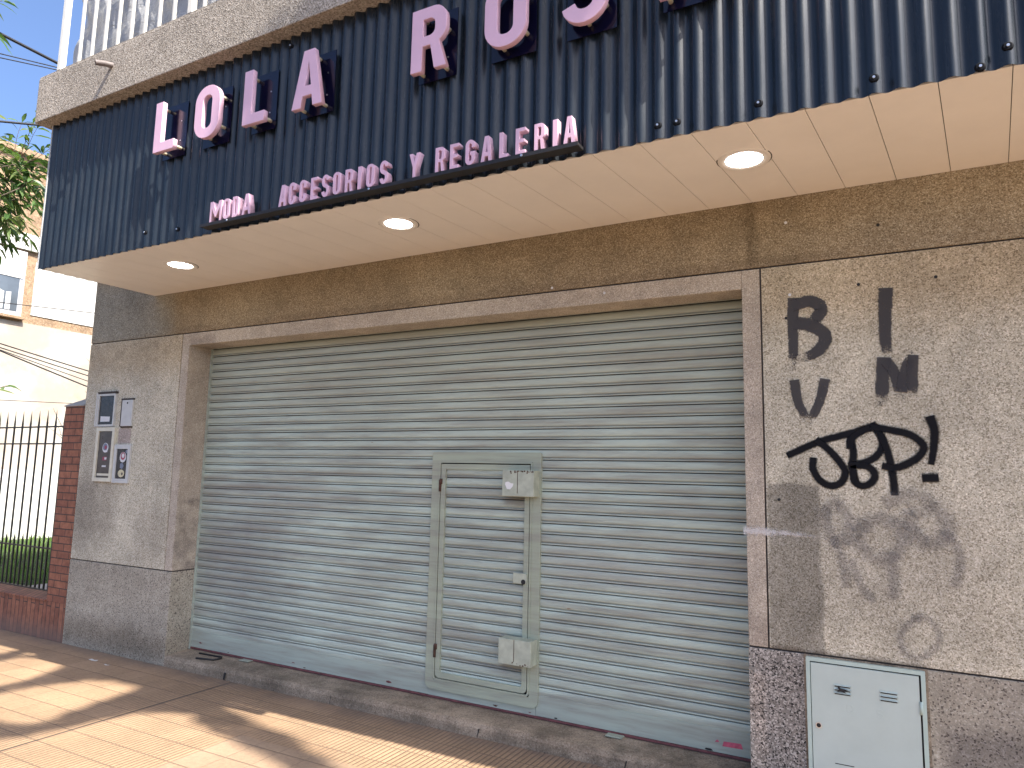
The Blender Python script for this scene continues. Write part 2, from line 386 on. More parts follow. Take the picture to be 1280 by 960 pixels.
def shabby():
    m = Mat('weathered_render')
    c = m.mix(m.step(m.noise(0.55, 6, 0.65), 0.42, 0.60), (0.36, 0.305, 0.245), (0.43, 0.395, 0.345))
    c = m.mix(m.ramp(m.noise(2.6, 6, 0.7), [(0.55, 0), (0.75, 0.45)]), c, (0.28, 0.19, 0.125))
    m.set(color=c, rough=0.9); return m.m
M_shabby = shabby()
M_whitewall = plain('white_wall_paint', (0.60, 0.59, 0.55), 0.85, var=0.06, sc=1.5)
M_blind = plain('white_roller_blind', (0.62, 0.61, 0.58), 0.5, var=0.04)
M_pane = plain('window_glass', (0.10, 0.12, 0.14), 0.08, var=0.3, sc=2, spec=0.8)
M_curtain = plain('net_curtain', (0.45, 0.45, 0.45), 0.8, var=0.3, sc=12)
M_alu = plain('aluminium', (0.55, 0.55, 0.55), 0.4, metal=0.3)

# graffiti paints: alpha from the stroke's own UV (u across, v along) broken by the grain of the wall
def paint(name, col, edge, grain, amount, ends=0.0, rough=0.6, lim=(0.22, 0.78)):
    m = Mat(name)
    uv = m.n.new('ShaderNodeUVMap').outputs[0]; q = m.xyz(uv)
    d = m.math('ABSOLUTE', m.math('SUBTRACT', m.math('MULTIPLY', q[0], 2.0), 1.0))
    e = m.step(d, 1.0-edge, 1.0, 1.0, 0.0)
    g = m.noise(150, 2, 0.6); g2 = m.noise(30, 3, 0.6)
    thr = m.math('ADD', m.math('MULTIPLY', m.math('SUBTRACT', g, 0.5), grain*2.2), m.math('MULTIPLY', m.math('SUBTRACT', g2, 0.5), grain*1.6))
    val = m.math('ADD', e, thr)
    if ends: val = m.math('SUBTRACT', val, m.step(q[1], 1.0-ends, 1.0, 0.0, 0.75))
    a = m.math('MULTIPLY', m.step(val, *lim), amount)
    m.set(color=col, rough=rough, alpha=a, spec=0.15)
    return m.m
P_spray = paint('black_spray', (0.006, 0.006, 0.008), 0.85, 0.22, 0.97, 0.0, 0.6, (0.02, 0.75))
P_brush = paint('dark_brush_paint', (0.055, 0.053, 0.056), 0.40, 0.62, 0.86, 0.30)
P_faded = paint('faded_paint', (0.17, 0.165, 0.17), 1.0, 0.85, 0.30, 0.0, 0.8, (0.05, 1.0))
P_white = paint('white_spray', (0.80, 0.80, 0.80), 1.0, 0.8, 0.5, 0.9, 0.7, (0.05, 1.0))

def smooth_path(pts, k=6):
    P = [Vector((p[0], p[1])) for p in pts]
    if len(P) < 3: return P
    out = []
    for i in range(len(P)-1):
        p0, p1, p2, p3 = P[max(i-1, 0)], P[i], P[i+1], P[min(i+2, len(P)-1)]
        for j in range(k):
            t = j/k
            out.append(0.5*((2*p1) + (p2-p0)*t + (2*p0-5*p1+4*p2-p3)*t*t + (3*p1-p0-3*p2+p3)*t**3))
    out.append(P[-1]); return out

def ribbon(bm, uvl, pts, w, y, w1=None):
    P = smooth_path(pts); n = len(P); L = [0.0]
    for a, b in zip(P, P[1:]): L.append(L[-1] + (b-a).length)
    # round caps: lengthen a little
    P[0] = P[0] + (P[0]-P[1]).normalized()*w*0.35; P[-1] = P[-1] + (P[-1]-P[-2]).normalized()*w*0.35
    prev = None
    for i, p in enumerate(P):
        d = (P[min(i+1, n-1)] - P[max(i-1, 0)]).normalized(); nn = Vector((-d.y, d.x))
        ww = w if w1 is None else w + (w1-w)*i/(n-1)
        a, b = p + nn*ww/2, p - nn*ww/2
        cur = [(bm.verts.new((a.x, y, a.y)), 0.0, L[i]/L[-1]), (bm.verts.new((b.x, y, b.y)), 1.0, L[i]/L[-1])]
        if prev:
            q = [prev[0], prev[1], cur[1], cur[0]]
            f = bm.faces.new([z[0] for z in q])
            for lp, z in zip(f.loops, q): lp[uvl].uv = (z[1], z[2])
        prev = cur
YG = [-0.0016]
def graffiti(name, strokes, mat, parent, label):
    bm = BM(); uvl = bm.loops.layers.uv.new('UVMap')
    for st in strokes:
        ribbon(bm, uvl, st[0], st[1], YG[0], st[2] if len(st) > 2 else None); YG[0] -= 0.00025
    o = obj(name, bm, mat, parent); o['label'] = label; return o

# ------------------------------------------------------------------ setting
def sheet(name, x0, x1, y0, y1, z, mat):
    bm = BM(); quad(bm, ((x0,y0,z),(x1,y0,z),(x1,y1,z),(x0,y1,z))); return tag(obj(name, bm, mat), kind='structure')
sheet('ground', -400, 400, -400, 400, -0.16, M_earth)
sheet('road', -200, 200, -13.0, -4.42, -0.13, M_asphalt)
bm = BM(); box(bm, -60, 60, -4.25, 0.6, -0.3, 0.0); tag(obj('sidewalk', bm, M_pave), kind='structure')
bm = BM(); box(bm, -60, 60, -4.42, -4.253, -0.3, 0.003, 0.015); tag(obj('kerb', bm, M_kerb), kind='structure')
bm = BM(); box(bm, -60, 60, -17, -13.0, -0.3, 0.0); tag(obj('far_sidewalk', bm, M_pave), kind='structure')

# lawn behind the railings
bm = BM(); box(bm, -12.95, -6.0, 0.33, 12, -0.3, 0.28); tag(obj('lawn', bm, M_lawn), kind='structure')
bm = BM(); box(bm, -7.3, -6.02, 0.36, 1.0, 0.1, 0.305); tag(obj('path', bm, M_path), kind='structure')
rng = random.Random(3); vs, fs = [], []
for i in range(16000):
    x = rng.uniform(-12.7, -6.1); y = 0.4 + 7*rng.random()**1.4
    if x > -7.35 and y < 1.05: continue
    h = rng.uniform(0.05, 0.14); a = rng.uniform(0, 6.28); w = 0.006; lx, ly = rng.gauss(0, 0.03), rng.gauss(0, 0.03)
    k = len(vs); c, s_ = math.cos(a)*w, math.sin(a)*w
    vs += [(x-c, y-s_, 0.28), (x+c, y+s_, 0.28), (x+lx, y+ly, 0.28+h)]; fs.append((k, k+1, k+2))
me = bpy.data.meshes.new('grass'); me.from_pydata(vs, [], fs); tag(link_mesh('grass', me, M_grass), kind='stuff')

# ------------------------------------------------------------------ the shop building
XB, XBL, XL, XR, XBR, XE = -5.753, -4.422, -4.325, 0.2528, 0.3515, 4.6
ZJ, ZP, ZT, DY = 2.746, 0.747, 2.637, 0.235
G = 0.009
shop = thing('shop_building', 'grey brown aggregate shopfront with a pale roller shutter and a balcony slab', 'building')
bm = BM(); box(bm, XB+0.004, XL-0.002, 0.010, 9.0, -0.05, 4.28); box(bm, XR+0.002, XE, 0.010, 9.0, -0.05, 4.28)
box(bm, XL-0.002, XR+0.002, 0.010, 0.20, ZT+0.004, 4.28); box(bm, XL-0.002, XR+0.002, 0.34, 9.0, -0.05, 4.28)
obj('joint_backing', bm, M_joint, shop)
bm = BM(); box(bm, XB, XE, 0, 0.05, ZJ+G/2, 4.285, 0.003); obj('frieze', bm, M_frieze, shop)
for x0, x1 in ((XB, XBL-G/2), (XBR+G/2, XE)):
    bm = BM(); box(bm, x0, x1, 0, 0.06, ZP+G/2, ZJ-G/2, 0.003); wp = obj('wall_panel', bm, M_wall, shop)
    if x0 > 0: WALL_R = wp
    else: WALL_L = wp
for x0, x1, mm in ((XB, XL, M_plinth_soft), (XR, 0.5495, M_plinth), (0.55, XE, M_plinth_soft)):
    bm = BM(); box(bm, x0, x1, -0.002, 0.30, -0.05, ZP-G/2, 0.004 if mm is not M_plinth else 0.0); obj('plinth', bm, mm, shop)
# the surround: two jambs and a head with their reveals
bm = BM()
box(bm, XBL+G/2, XL, 0, 0.30, ZP+G/2, ZJ-G/2, 0.004); box(bm, XR, XBR-G/2, 0, 0.30, ZP+G/2, ZJ-G/2, 0.004)
box(bm, XL+0.0005, XR-0.0005, 0, 0.205, ZT, ZJ-G/2, 0.004)
obj('door_surround', bm, M_jamb, shop)
bm = BM(); box(bm, XB+0.02, XB+0.3, 0.06, 9.0, -0.05, 4.285); obj('side_wall', bm, M_upper, shop)
bm = BM(); box(bm, XB, XE, 0.0, 9.0, 4.66, 6.2); obj('upper_wall', bm, M_upper, shop)
# step with a worn nosing
bm = BM(); n = 60
prof = lambda x: [(-0.004, -0.05), (-0.006+0.004*mnoise.noise(Vector((x*5, 0, 0))), 0.055), (0.004+0.006*mnoise.noise(Vector((x*3, 2, 0))), 0.077+0.004*mnoise.noise(Vector((x*4, 7, 0)))), (0.02, 0.084), (0.24, 0.094), (0.36, 0.094)]
prev = None
for i in range(n+1):
    x = XL+0.001 + (XR-XL-0.002)*i/n
    cur = [bm.verts.new((x, a, b)) for a, b in prof(x)]
    if prev:
        for k in range(5): bm.faces.new((prev[k], cur[k], cur[k+1], prev[k+1]))
    prev = cur
bmesh.ops.recalc_face_normals(bm, faces=bm.faces[:])
step = obj('step', bm, M_step, shop)
for x, w in ((-1.36, 0.004), (-0.42, 0.005), (-3.62, 0.02), (-2.55, 0.003)):
    bm = BM(); quad(bm, ((x, -0.0115, 0.005), (x+w, -0.0115, 0.005), (x+w+0.015, -0.0115, 0.058), (x+0.012, -0.0115, 0.058))); obj('crack', bm, M_black, step)
# balcony slab with its rough front
bm = BM(); box(bm, -4.954, XE, -1.085, 0.0, 4.287, 4.655, 0.006); box(bm, -4.95, XE, -1.08, 0.0, 4.6555, 4.672); obj('balcony_slab', bm, M_slab, shop)
# plugs in the wall, and screw holes whose darkness is painted as black discs
for x, z in ((0.50, 2.58), (0.478, 2.455), (0.83, 2.60), (1.17, 2.60), (0.42, 1.50), (0.49, 2.98), (0.93, 2.90), (-0.9, 2.77), (-0.55, 2.70)):
    bm = BM(); disc(bm, (x, 0.001, z), 0.008, (0, -1, 0), 0.003, 10); pl = obj('wall_plug_hole', bm, M_sticker if x in (0.50, 0.49, -0.9, -0.55) else M_black, shop)

# ---- graffiti on the right hand wall panel
GR = {'tagbar': [(0.482,1.734),(0.619,1.798),(0.755,1.837),(0.857,1.869),(0.877,1.869)], 'J': [(0.619,1.798),(0.665,1.758),(0.714,1.696),(0.736,1.646),(0.716,1.595),(0.669,1.577),(0.618,1.604),(0.588,1.66),(0.589,1.7)],
 'Bs': [(0.769,1.803),(0.777,1.741),(0.77,1.674),(0.778,1.619)], 'Bu': [(0.763,1.78),(0.775,1.82),(0.867,1.869),(0.909,1.797),(0.882,1.731),(0.831,1.697),(0.77,1.68)], 'Bl': [(0.78,1.683),(0.84,1.675),(0.868,1.637),(0.852,1.598),(0.812,1.581),(0.777,1.602),(0.77,1.663)],
 'Ps': [(0.873,1.875),(0.914,1.797),(0.935,1.709),(0.946,1.633),(0.951,1.557)], 'Pb': [(0.877,1.869),(0.955,1.852),(1.031,1.829),(1.081,1.78),(1.065,1.732),(1.016,1.694),(0.957,1.671),(0.919,1.676)], 'ex': [(1.119,1.898),(1.13,1.85),(1.124,1.775),(1.113,1.711)], 'dot': [(1.09,1.625),(1.115,1.626)],
 'b1': [(0.518,2.535),(0.511,2.415),(0.511,2.295),(0.502,2.193)], 'b2': [(0.536,2.525),(0.597,2.535),(0.646,2.506),(0.644,2.464),(0.583,2.403)], 'b3': [(0.55,2.418),(0.604,2.402),(0.662,2.355),(0.655,2.297),(0.605,2.253),(0.534,2.233)],
 'i': [(0.951,2.54),(0.943,2.414),(0.941,2.3),(0.95,2.214)], 'm1': [(0.928,2.19),(0.921,2.109),(0.91,1.997)], 'm2': [(0.949,2.18),(0.976,2.128),(0.994,2.027)], 'm3': [(1.003,2.06),(1.015,2.127),(1.048,2.22)], 'm4': [(1.055,2.20),(1.049,2.125),(1.047,2.02)], 'v1': [(0.513,2.10),(0.526,2.008),(0.57,1.908)], 'v2': [(0.654,2.10),(0.63,2.005),(0.579,1.902)]}
graffiti('graffiti_tag', [(GR[k], 0.054) for k in ('tagbar', 'J', 'Bs', 'Bu', 'Bl', 'Ps', 'Pb')] + [(GR['ex'], 0.066, 0.044), (GR['dot'], 0.062)], P_spray, WALL_R, 'black spray paint tag reading JBP!')
graffiti('graffiti_letter', [(GR['b1'], 0.074, 0.055), (GR['b2'], 0.078), (GR['b3'], 0.086, 0.066)], P_brush, WALL_R, 'thick brushed dark letter B')
graffiti('graffiti_letter', [(GR['i'], 0.080, 0.06)], P_brush, WALL_R, 'thick brushed dark letter I')
graffiti('graffiti_letter', [(GR['m1'], 0.076), (GR['m2'], 0.064), (GR['m3'], 0.060), (GR['m4'], 0.060)], P_brush, WALL_R, 'thick brushed dark letter M')
graffiti('graffiti_letter', [(GR['v1'], 0.062, 0.05), (GR['v2'], 0.062, 0.05)], P_brush, WALL_R, 'thick brushed dark letter V')
FD = {'r1': [(0.641,1.445),(0.694,1.492),(0.743,1.416),(0.729,1.317),(0.678,1.303),(0.64,1.389),(0.641,1.445)], 'r2': [(0.801,1.376),(0.882,1.423),(0.967,1.385),(0.962,1.278),(0.884,1.231),(0.807,1.268),(0.79,1.332),(0.801,1.376)], 'r3': [(0.943,1.512),(1.04,1.547),(1.129,1.477),(1.16,1.374),(1.085,1.318),(1.022,1.366),(1.007,1.45),(1.083,1.475)],
 'l1': [(0.678,1.303),(0.715,1.196),(0.722,1.11)], 'l2': [(0.932,1.234),(0.929,1.16),(0.93,1.08)], 'l3': [(1.159,1.354),(1.209,1.275),(1.185,1.151)], 'l4': [(0.755,1.199),(0.791,1.095),(0.828,1.046)], 'ring': [(1.029,0.978),(0.956,0.904),(0.953,0.821),(1.016,0.789),(1.091,0.849),(1.102,0.911),(1.069,0.968),(1.014,0.972)]}
graffiti('faded_graffiti', [(FD[k], w) for k, w in (('r1', 0.11), ('r2', 0.12), ('r3', 0.13), ('l1', 0.08), ('l2', 0.10), ('l3', 0.08), ('l4', 0.07))], P_faded, WALL_R, 'washed out grey looping graffiti')
graffiti('faded_graffiti', [(FD['ring'], 0.06)], P_faded, WALL_R, 'small faded ring of grey paint')
graffiti('spray_streak', [([(0.262,1.331),(0.37,1.331),(0.479,1.33),(0.62,1.318)], 0.065)], P_white, WALL_R, 'white spray streak')

# ---- roller shutter
shut = BM()
PITCH = 0.0672
def slat_profile(p):       # (fraction down from the top of the slat, y offset; negative = outwards)
    return [(0.0, 0.013), (0.030, 0.013), (0.040, 0.001), (0.09, -0.0026), (0.25, -0.0045), (0.45, -0.0048), (0.60, -0.0036), (0.725, -0.0010), (0.765, 0.0065), (0.795, 0.0065), (0.825, -0.0005), (0.87, -0.0026), (0.92, -0.0034), (0.955, -0.002), (0.966, 0.002), (0.970, 0.013)]
def slats(bm, x0, x1, z0, z1, y, ztop, pitch=PITCH, sag=0.0, nx=24):
    k0 = int(math.floor((ztop - z1)/pitch)) ; rows = []
    k = k0
    while ztop - k*pitch > z0:
        for fr, dy in slat_profile(pitch):
            z = ztop - (k+fr)*pitch
            if z0 <= z <= z1: rows.append((z, dy, k, fr))
        k += 1
    m = max(1, int(nx*(x1-x0)/4.5)); prev = None
    for z, dy, k, fr in rows:
        cur = []
        for i in range(m+1):
            x = x0 + (x1-x0)*i/m
            w = 0.0022*mnoise.noise(Vector((x*0.7, k*0.83, 3.1))) ; wz = 0.0010*mnoise.noise(Vector((x*0.45, k*0.35, 9.7)))
            cur.append(bm.verts.new((x, y + dy + w, z + wz)))
        if prev:
            for i in range(m):
                f = bm.faces.new((cur[i], cur[i+1], prev[i+1], prev[i])); f.smooth = 0.05 < fr < 0.96; f.material_index = 1 if fr < 0.035 or fr > 0.965 else 0  # slat gaps coloured near-black: their shade and dirt put into the material
        prev = cur
WX0, WX1, WZ0, WZ1 = -1.917, -1.063, 0.155, 1.745        # wicket frame, outside
slats(shut, XL+0.004, WX0+0.02, 0.235, ZT+0.06, DY, ZT)
slats(shut, WX1-0.02, XR-0.004, 0.235, ZT+0.06, DY, ZT)
slats(shut, WX0+0.02, WX1-0.02, WZ1-0.02, ZT+0.06, DY, ZT)
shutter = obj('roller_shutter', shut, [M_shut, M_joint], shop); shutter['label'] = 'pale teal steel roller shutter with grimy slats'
bm = BM(); box(bm, XL+0.004, WX0+0.02, DY-0.004, DY+0.02, 0.112, 0.2365, 0.003); box(bm, WX1-0.02, XR-0.004, DY-0.004, DY+0.02, 0.112, 0.2365, 0.003); box(bm, WX0+0.021, WX1-0.021, DY-0.004, DY+0.02, 0.112, 0.17)
obj('bottom_rail', bm, M_rail, shutter)
bm = BM(); box(bm, XL+0.004, XR-0.004, DY-0.009, DY+0.015, 0.098, 0.1115, 0.002); obj('bottom_angle', bm, M_primer, shutter)
for x0 in (XL+0.001, XR-0.012):
    bm = BM(); box(bm, x0, x0+0.011, DY-0.018, DY+0.03, 0.094, ZT, 0.001); obj('guide_rail', bm, M_rail, shutter)
for x in (-3.62, -0.55):
    bm = BM(); box(bm, x-0.05, x+0.05, DY-0.06, DY-0.0095, 0.0965, 0.104, 0.002); obj('floor_tab', bm, M_frame, shutter)
# dents and chips on the bottom rail
rng = random.Random(11)
for i in range(9):
    x = rng.uniform(-4.2, 0.15); z = rng.uniform(0.12, 0.16); w = rng.uniform(0.008, 0.03)
    if WX0-0.05 < x < WX1+0.05: z = 0.125
    bm = BM()
    pts = [(x + w*math.cos(t)*rng.uniform(0.3, 1.4), z + w*0.28*math.sin(t)*rng.uniform(0.5, 1.2)) for t in [k*math.pi/4 for k in range(8)]]
    f = bm.faces.new([bm.verts.new((a, DY-0.0050, b)) for a, b in pts])
    obj('paint_chip', bm, rng.choice([M_rust, M_black, M_primer]), shutter)
bm = BM()
for a, b, c_, d in ((0.06, 0.17, 0.150, 0.180), (0.02, 0.045, 0.165, 0.18)): quad(bm, ((a, DY-0.0052, c_), (b, DY-0.0052, c_+0.003), (b-0.01, DY-0.0052, d), (a+0.008, DY-0.0052, d-0.004)))
obj('paint_smear', bm, M_pink_smear, shutter)['label'] = 'pink paint smear'
# wicket door
bm = BM()
def fr_ring(bm, x0, z0, x1, z1, w, y0, y1, rb, rt):
    o = rrect(x0, z0, x1, z1, 0, 5, (rb, rt, rt, rb)); i = rrect(x0+w, z0+w, x1-w, z1-w, 0, 5, (max(rb-w, 0.012), max(rt-w, 0.004), max(rt-w, 0.004), max(rb-w, 0.012)))
    ring_prism(bm, o, i, y0, y1)
fr_ring(bm, WX0, WZ0, WX1, WZ1, 0.062, DY-0.016, DY+0.012, 0.045, 0.012)
fr_ring(bm, WX0+0.062, WZ0+0.062, WX1-0.062, WZ1-0.062, 0.012, DY-0.021, DY-0.004, 0.03, 0.008)
obj('wicket_frame', bm, M_frame, shutter)
bm = BM(); box(bm, WX0+0.05, WX1-0.05, DY+0.016, DY+0.02, WZ0+0.05, WZ1-0.05); obj('door_gap', bm, M_black, shutter)
bm = BM(); fr_ring(bm, WX0+0.080, WZ0+0.080, WX1-0.080, WZ1-0.082, 0.036, DY-0.019, DY+0.008, 0.03, 0.006)
obj('wicket_door', bm, M_frame, shutter)
bm = BM(); slats(bm, WX0+0.112, WX1-0.112, WZ0+0.112, WZ1-0.113, DY-0.002, WZ1-0.108, 0.0675, nx=30)
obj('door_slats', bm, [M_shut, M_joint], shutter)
def lock_box(x0, x1, z0, z1, scruffy):
    y0, y1 = 0.134, DY-0.006
    bm = BM(); box(bm, x0, x1, y0, y1, z0, z1, 0.004)
    o = obj('lock_box', bm, M_lock, shutter)
    o['label'] = 'upper steel lock box with rust along its top and a white blot' if scruffy else 'lower steel lock box on the wicket door'
    bm = BM(); xm = x0 + (x1-x0)*0.49; box(bm, xm-0.0018, xm+0.0018, y0-0.0012, y0+0.004, z0+0.02, z1-0.002)
    rng = random.Random(5)
    for k in range(26 if scruffy else 8):
        x = rng.uniform(x0+0.06, x1-0.004) if scruffy else rng.uniform(x0+0.1, x1-0.004); z = (z1 - 0.004 - abs(rng.gauss(0, 0.006))) if scruffy else (z0+0.006+abs(rng.gauss(0, 0.005))); w = rng.uniform(0.002, 0.006)
        quad(bm, ((x-w, y0-0.0008-k*1e-5, z-w), (x+w, y0-0.0008-k*1e-5, z-w*0.8), (x+w*0.7, y0-0.0008-k*1e-5, z+w*0.7), (x-w*0.8, y0-0.0008-k*1e-5, z+w*0.6)))
    obj('box_wear', bm, M_rust, shutter)
    if scruffy:
        bm = BM(); pts = [(x0+0.022, z0+0.075), (x0+0.036, z0+0.046), (x0+0.06, z0+0.044), (x0+0.078, z0+0.062), (x0+0.084, z0+0.082), (x0+0.066, z0+0.083), (x0+0.045, z0+0.094), (x0+0.024, z0+0.089)]
        bm.faces.new([bm.verts.new((a, y0-0.0012, b)) for a, b in pts]); obj('paint_blot', bm, M_white_chip, shutter)
lock_box(-1.303, -1.074, 1.460, 1.627, True)
lock_box(-1.305, -1.076, 0.418, 0.572, False)
bm = BM(); box(bm, -1.248, -1.150, DY-0.030, DY-0.0195, 0.906, 0.970, 0.002); lt = obj('latch', bm, M_lock, shutter)
bm = BM(); disc(bm, (-1.172, DY-0.0305, 0.918), 0.016, (0, -1, 0), 0.001, 14); obj('latch_hole', bm, M_black, shutter)
for z in (1.512, 0.405):
    bm = BM(); tube(bm, [(-1.8425, DY-0.022, z-0.040), (-1.8425, DY-0.022, z+0.040)], 0.0095, 10); tube(bm, [(-1.836, DY-0.022, z+0.012), (-1.836, DY-0.022, z+0.048)], 0.0115, 10)
    obj('hinge', bm, M_rust, shutter)

# ------------------------------------------------------------------ canopy
FY, FZ0, FX0, FX1 = -0.996, 3.105, -4.86, 4.5
WP, WA = 0.0865, 0.0115
canopy = thing('shop_canopy', 'boxed canopy clad in navy corrugated sheet with a cream soffit above the shutter', 'canopy', (0, -0.5, 3.105))
PH = 0.983 - WP*0.36        # a crest of the waves
def wave(x): return FY + WA - WA*math.cos(2*math.pi*(x-PH)/WP)
sx = FX0; k = 0
while sx < FX1:
    x1 = min(sx + WP*11, FX1); bm = BM(); n = int((x1-sx)/WP*16)
    top, prev = 4.2868, None; lift = 0.0011 if k % 2 else 0.0; dz = 0.0
    for i in range(n+1):
        x = sx + (x1-sx)*i/n; y = wave(x) - lift
        cur = (bm.verts.new((x, y, FZ0-dz)), bm.verts.new((x, y + 0.003*math.sin(x*2.3), 3.7)), bm.verts.new((x, y, top)))
        if prev:
            for j in range(2):
                f = bm.faces.new((prev[j], cur[j], cur[j+1], prev[j+1])); f.smooth = True
        prev = cur
    obj('corrugated_sheet', bm, M_navy, canopy); sx += WP*10.25; k += 1
bm = BM(); prev = None; n = 180
for i in range(n+1):
    y = FY+0.012 + (0.93)*i/n; x = FX0 + WA - WA*math.cos(2*math.pi*y/WP)
    cur = (bm.verts.new((x, y, 3.1085 + 0.013*(y-FY)/0.97)), bm.verts.new((x, y, 4.2865)))
    if prev: f = bm.faces.new((prev[0], prev[1], cur[1], cur[0])); f.smooth = True
    prev = cur
obj('corrugated_sheet', bm, M_navy, canopy)
bm = BM(); box(bm, FX0-0.004, FX0+0.004, FY-0.002, FY+0.010, FZ0, 4.2862); obj('corner_trim', bm, M_trim, canopy)
# soffit boards, slightly askew, with open joints
bm = BM(); bx = FX0+0.012; ya, yb = FY+0.027, -0.003
sk = 0.083/0.87; edges = [0.738 + 0.2345*k for k in range(-26, 20)]
for a, b in zip(edges, edges[1:]):
    fx = lambda e, y: max(bx, min(FX1, e + sk*(y + 0.53)))
    g = 0.0016
    p = [fx(a+g, ya), fx(b-g, ya), fx(b-g, yb), fx(a+g, yb)]
    if p[1]-p[0] < 0.002 and p[2]-p[3] < 0.002: continue
    zs = [3.1095, 3.1095, 3.1225, 3.1225]; ys = [ya, ya, yb, yb]
    lo = [bm.verts.new((p[i], ys[i], zs[i])) for i in range(4)]; hi = [bm.verts.new((p[i], ys[i], zs[i]+0.008)) for i in range(4)]
    bm.faces.new(lo[::-1]); bm.faces.new(hi)
    for i in range(4): bm.faces.new((lo[i], lo[(i+1) % 4], hi[(i+1) % 4], hi[i]))
bmesh.ops.remove_doubles(bm, verts=bm.verts[:], dist=1e-6)
obj('soffit', bm, M_soffit, canopy)
bm = BM(); box(bm, FX0+0.025, FX1, FY+0.025, -0.004, 3.134, 3.15); obj('soffit_backing', bm, M_joint, canopy)
for x, z in ((0.086, 3.166), (0.198, 3.163), (0.551, 3.166), (0.995, 3.166), (1.361, 3.175), (1.314, 3.118), (-3.516, 3.206), (-3.176, 3.177), (-2.27, 4.22), (1.75, 3.17), (2.2, 3.168), (2.7, 3.17)):
    x = PH + WP*round((x-PH)/WP); y = wave(x)
    bm = BM(); disc(bm, (x, y+0.002, z), 0.019, (0, -1, 0), 0.008, 16, 0.013); sc = obj('fixing', bm, M_rubber, canopy)  # washer made wide and near-black to take in the shadow round the screw
    bm = BM(); disc(bm, (x, y-0.007, z), 0.0055, (0, -1, 0), 0.005, 6); obj('screw_head', bm, M_screw, sc)

for i, (x, y, lab) in enumerate(((-3.73, -0.575, 'round recessed downlight in the soffit nearest the far corner'), (-1.668, -0.593, 'round recessed downlight in the middle of the soffit'), (0.385, -0.594, 'round recessed downlight in the soffit nearest the graffiti wall'))):
    z = 3.1095 + 0.013*(y-ya)/(yb-ya)
    d = thing('downlight', lab, 'ceiling light', (x, y, z), 'downlights along the canopy soffit')
    bm = BM(); circ = lambda r, n=40: [(x + r*math.cos(2*math.pi*t/n), y + r*math.sin(2*math.pi*t/n)) for t in range(n)]
    prof = [(0.122, z-0.001), (0.120, z-0.006), (0.112, z-0.0075), (0.088, z-0.006), (0.084, z-0.001), (0.084, z+0.01)]
    rings = [[bm.verts.new((px, py, zz)) for px, py in circ(r)] for r, zz in prof]
    for A, B in zip(rings, rings[1:]):
        for j in range(40): f = bm.faces.new((A[j], A[(j+1) % 40], B[(j+1) % 40], B[j])); f.smooth = True
    obj('lamp_ring', bm, M_ring, d)
    bm = BM(); bm.faces.new([bm.verts.new((px, py, z-0.003)) for px, py in circ(0.0855)][::-1]); obj('diffuser', bm, M_led, d)
    bm = BM(); A = [bm.verts.new((px, py, z-0.0006)) for px, py in circ(0.127)]; B = [bm.verts.new((px, py, z-0.0006)) for px, py in circ(0.121)]
    for j in range(40): bm.faces.new((A[j], B[j], B[(j+1) % 40], A[(j+1) % 40]))
    obj('shadow_gap', bm, M_joint, d)

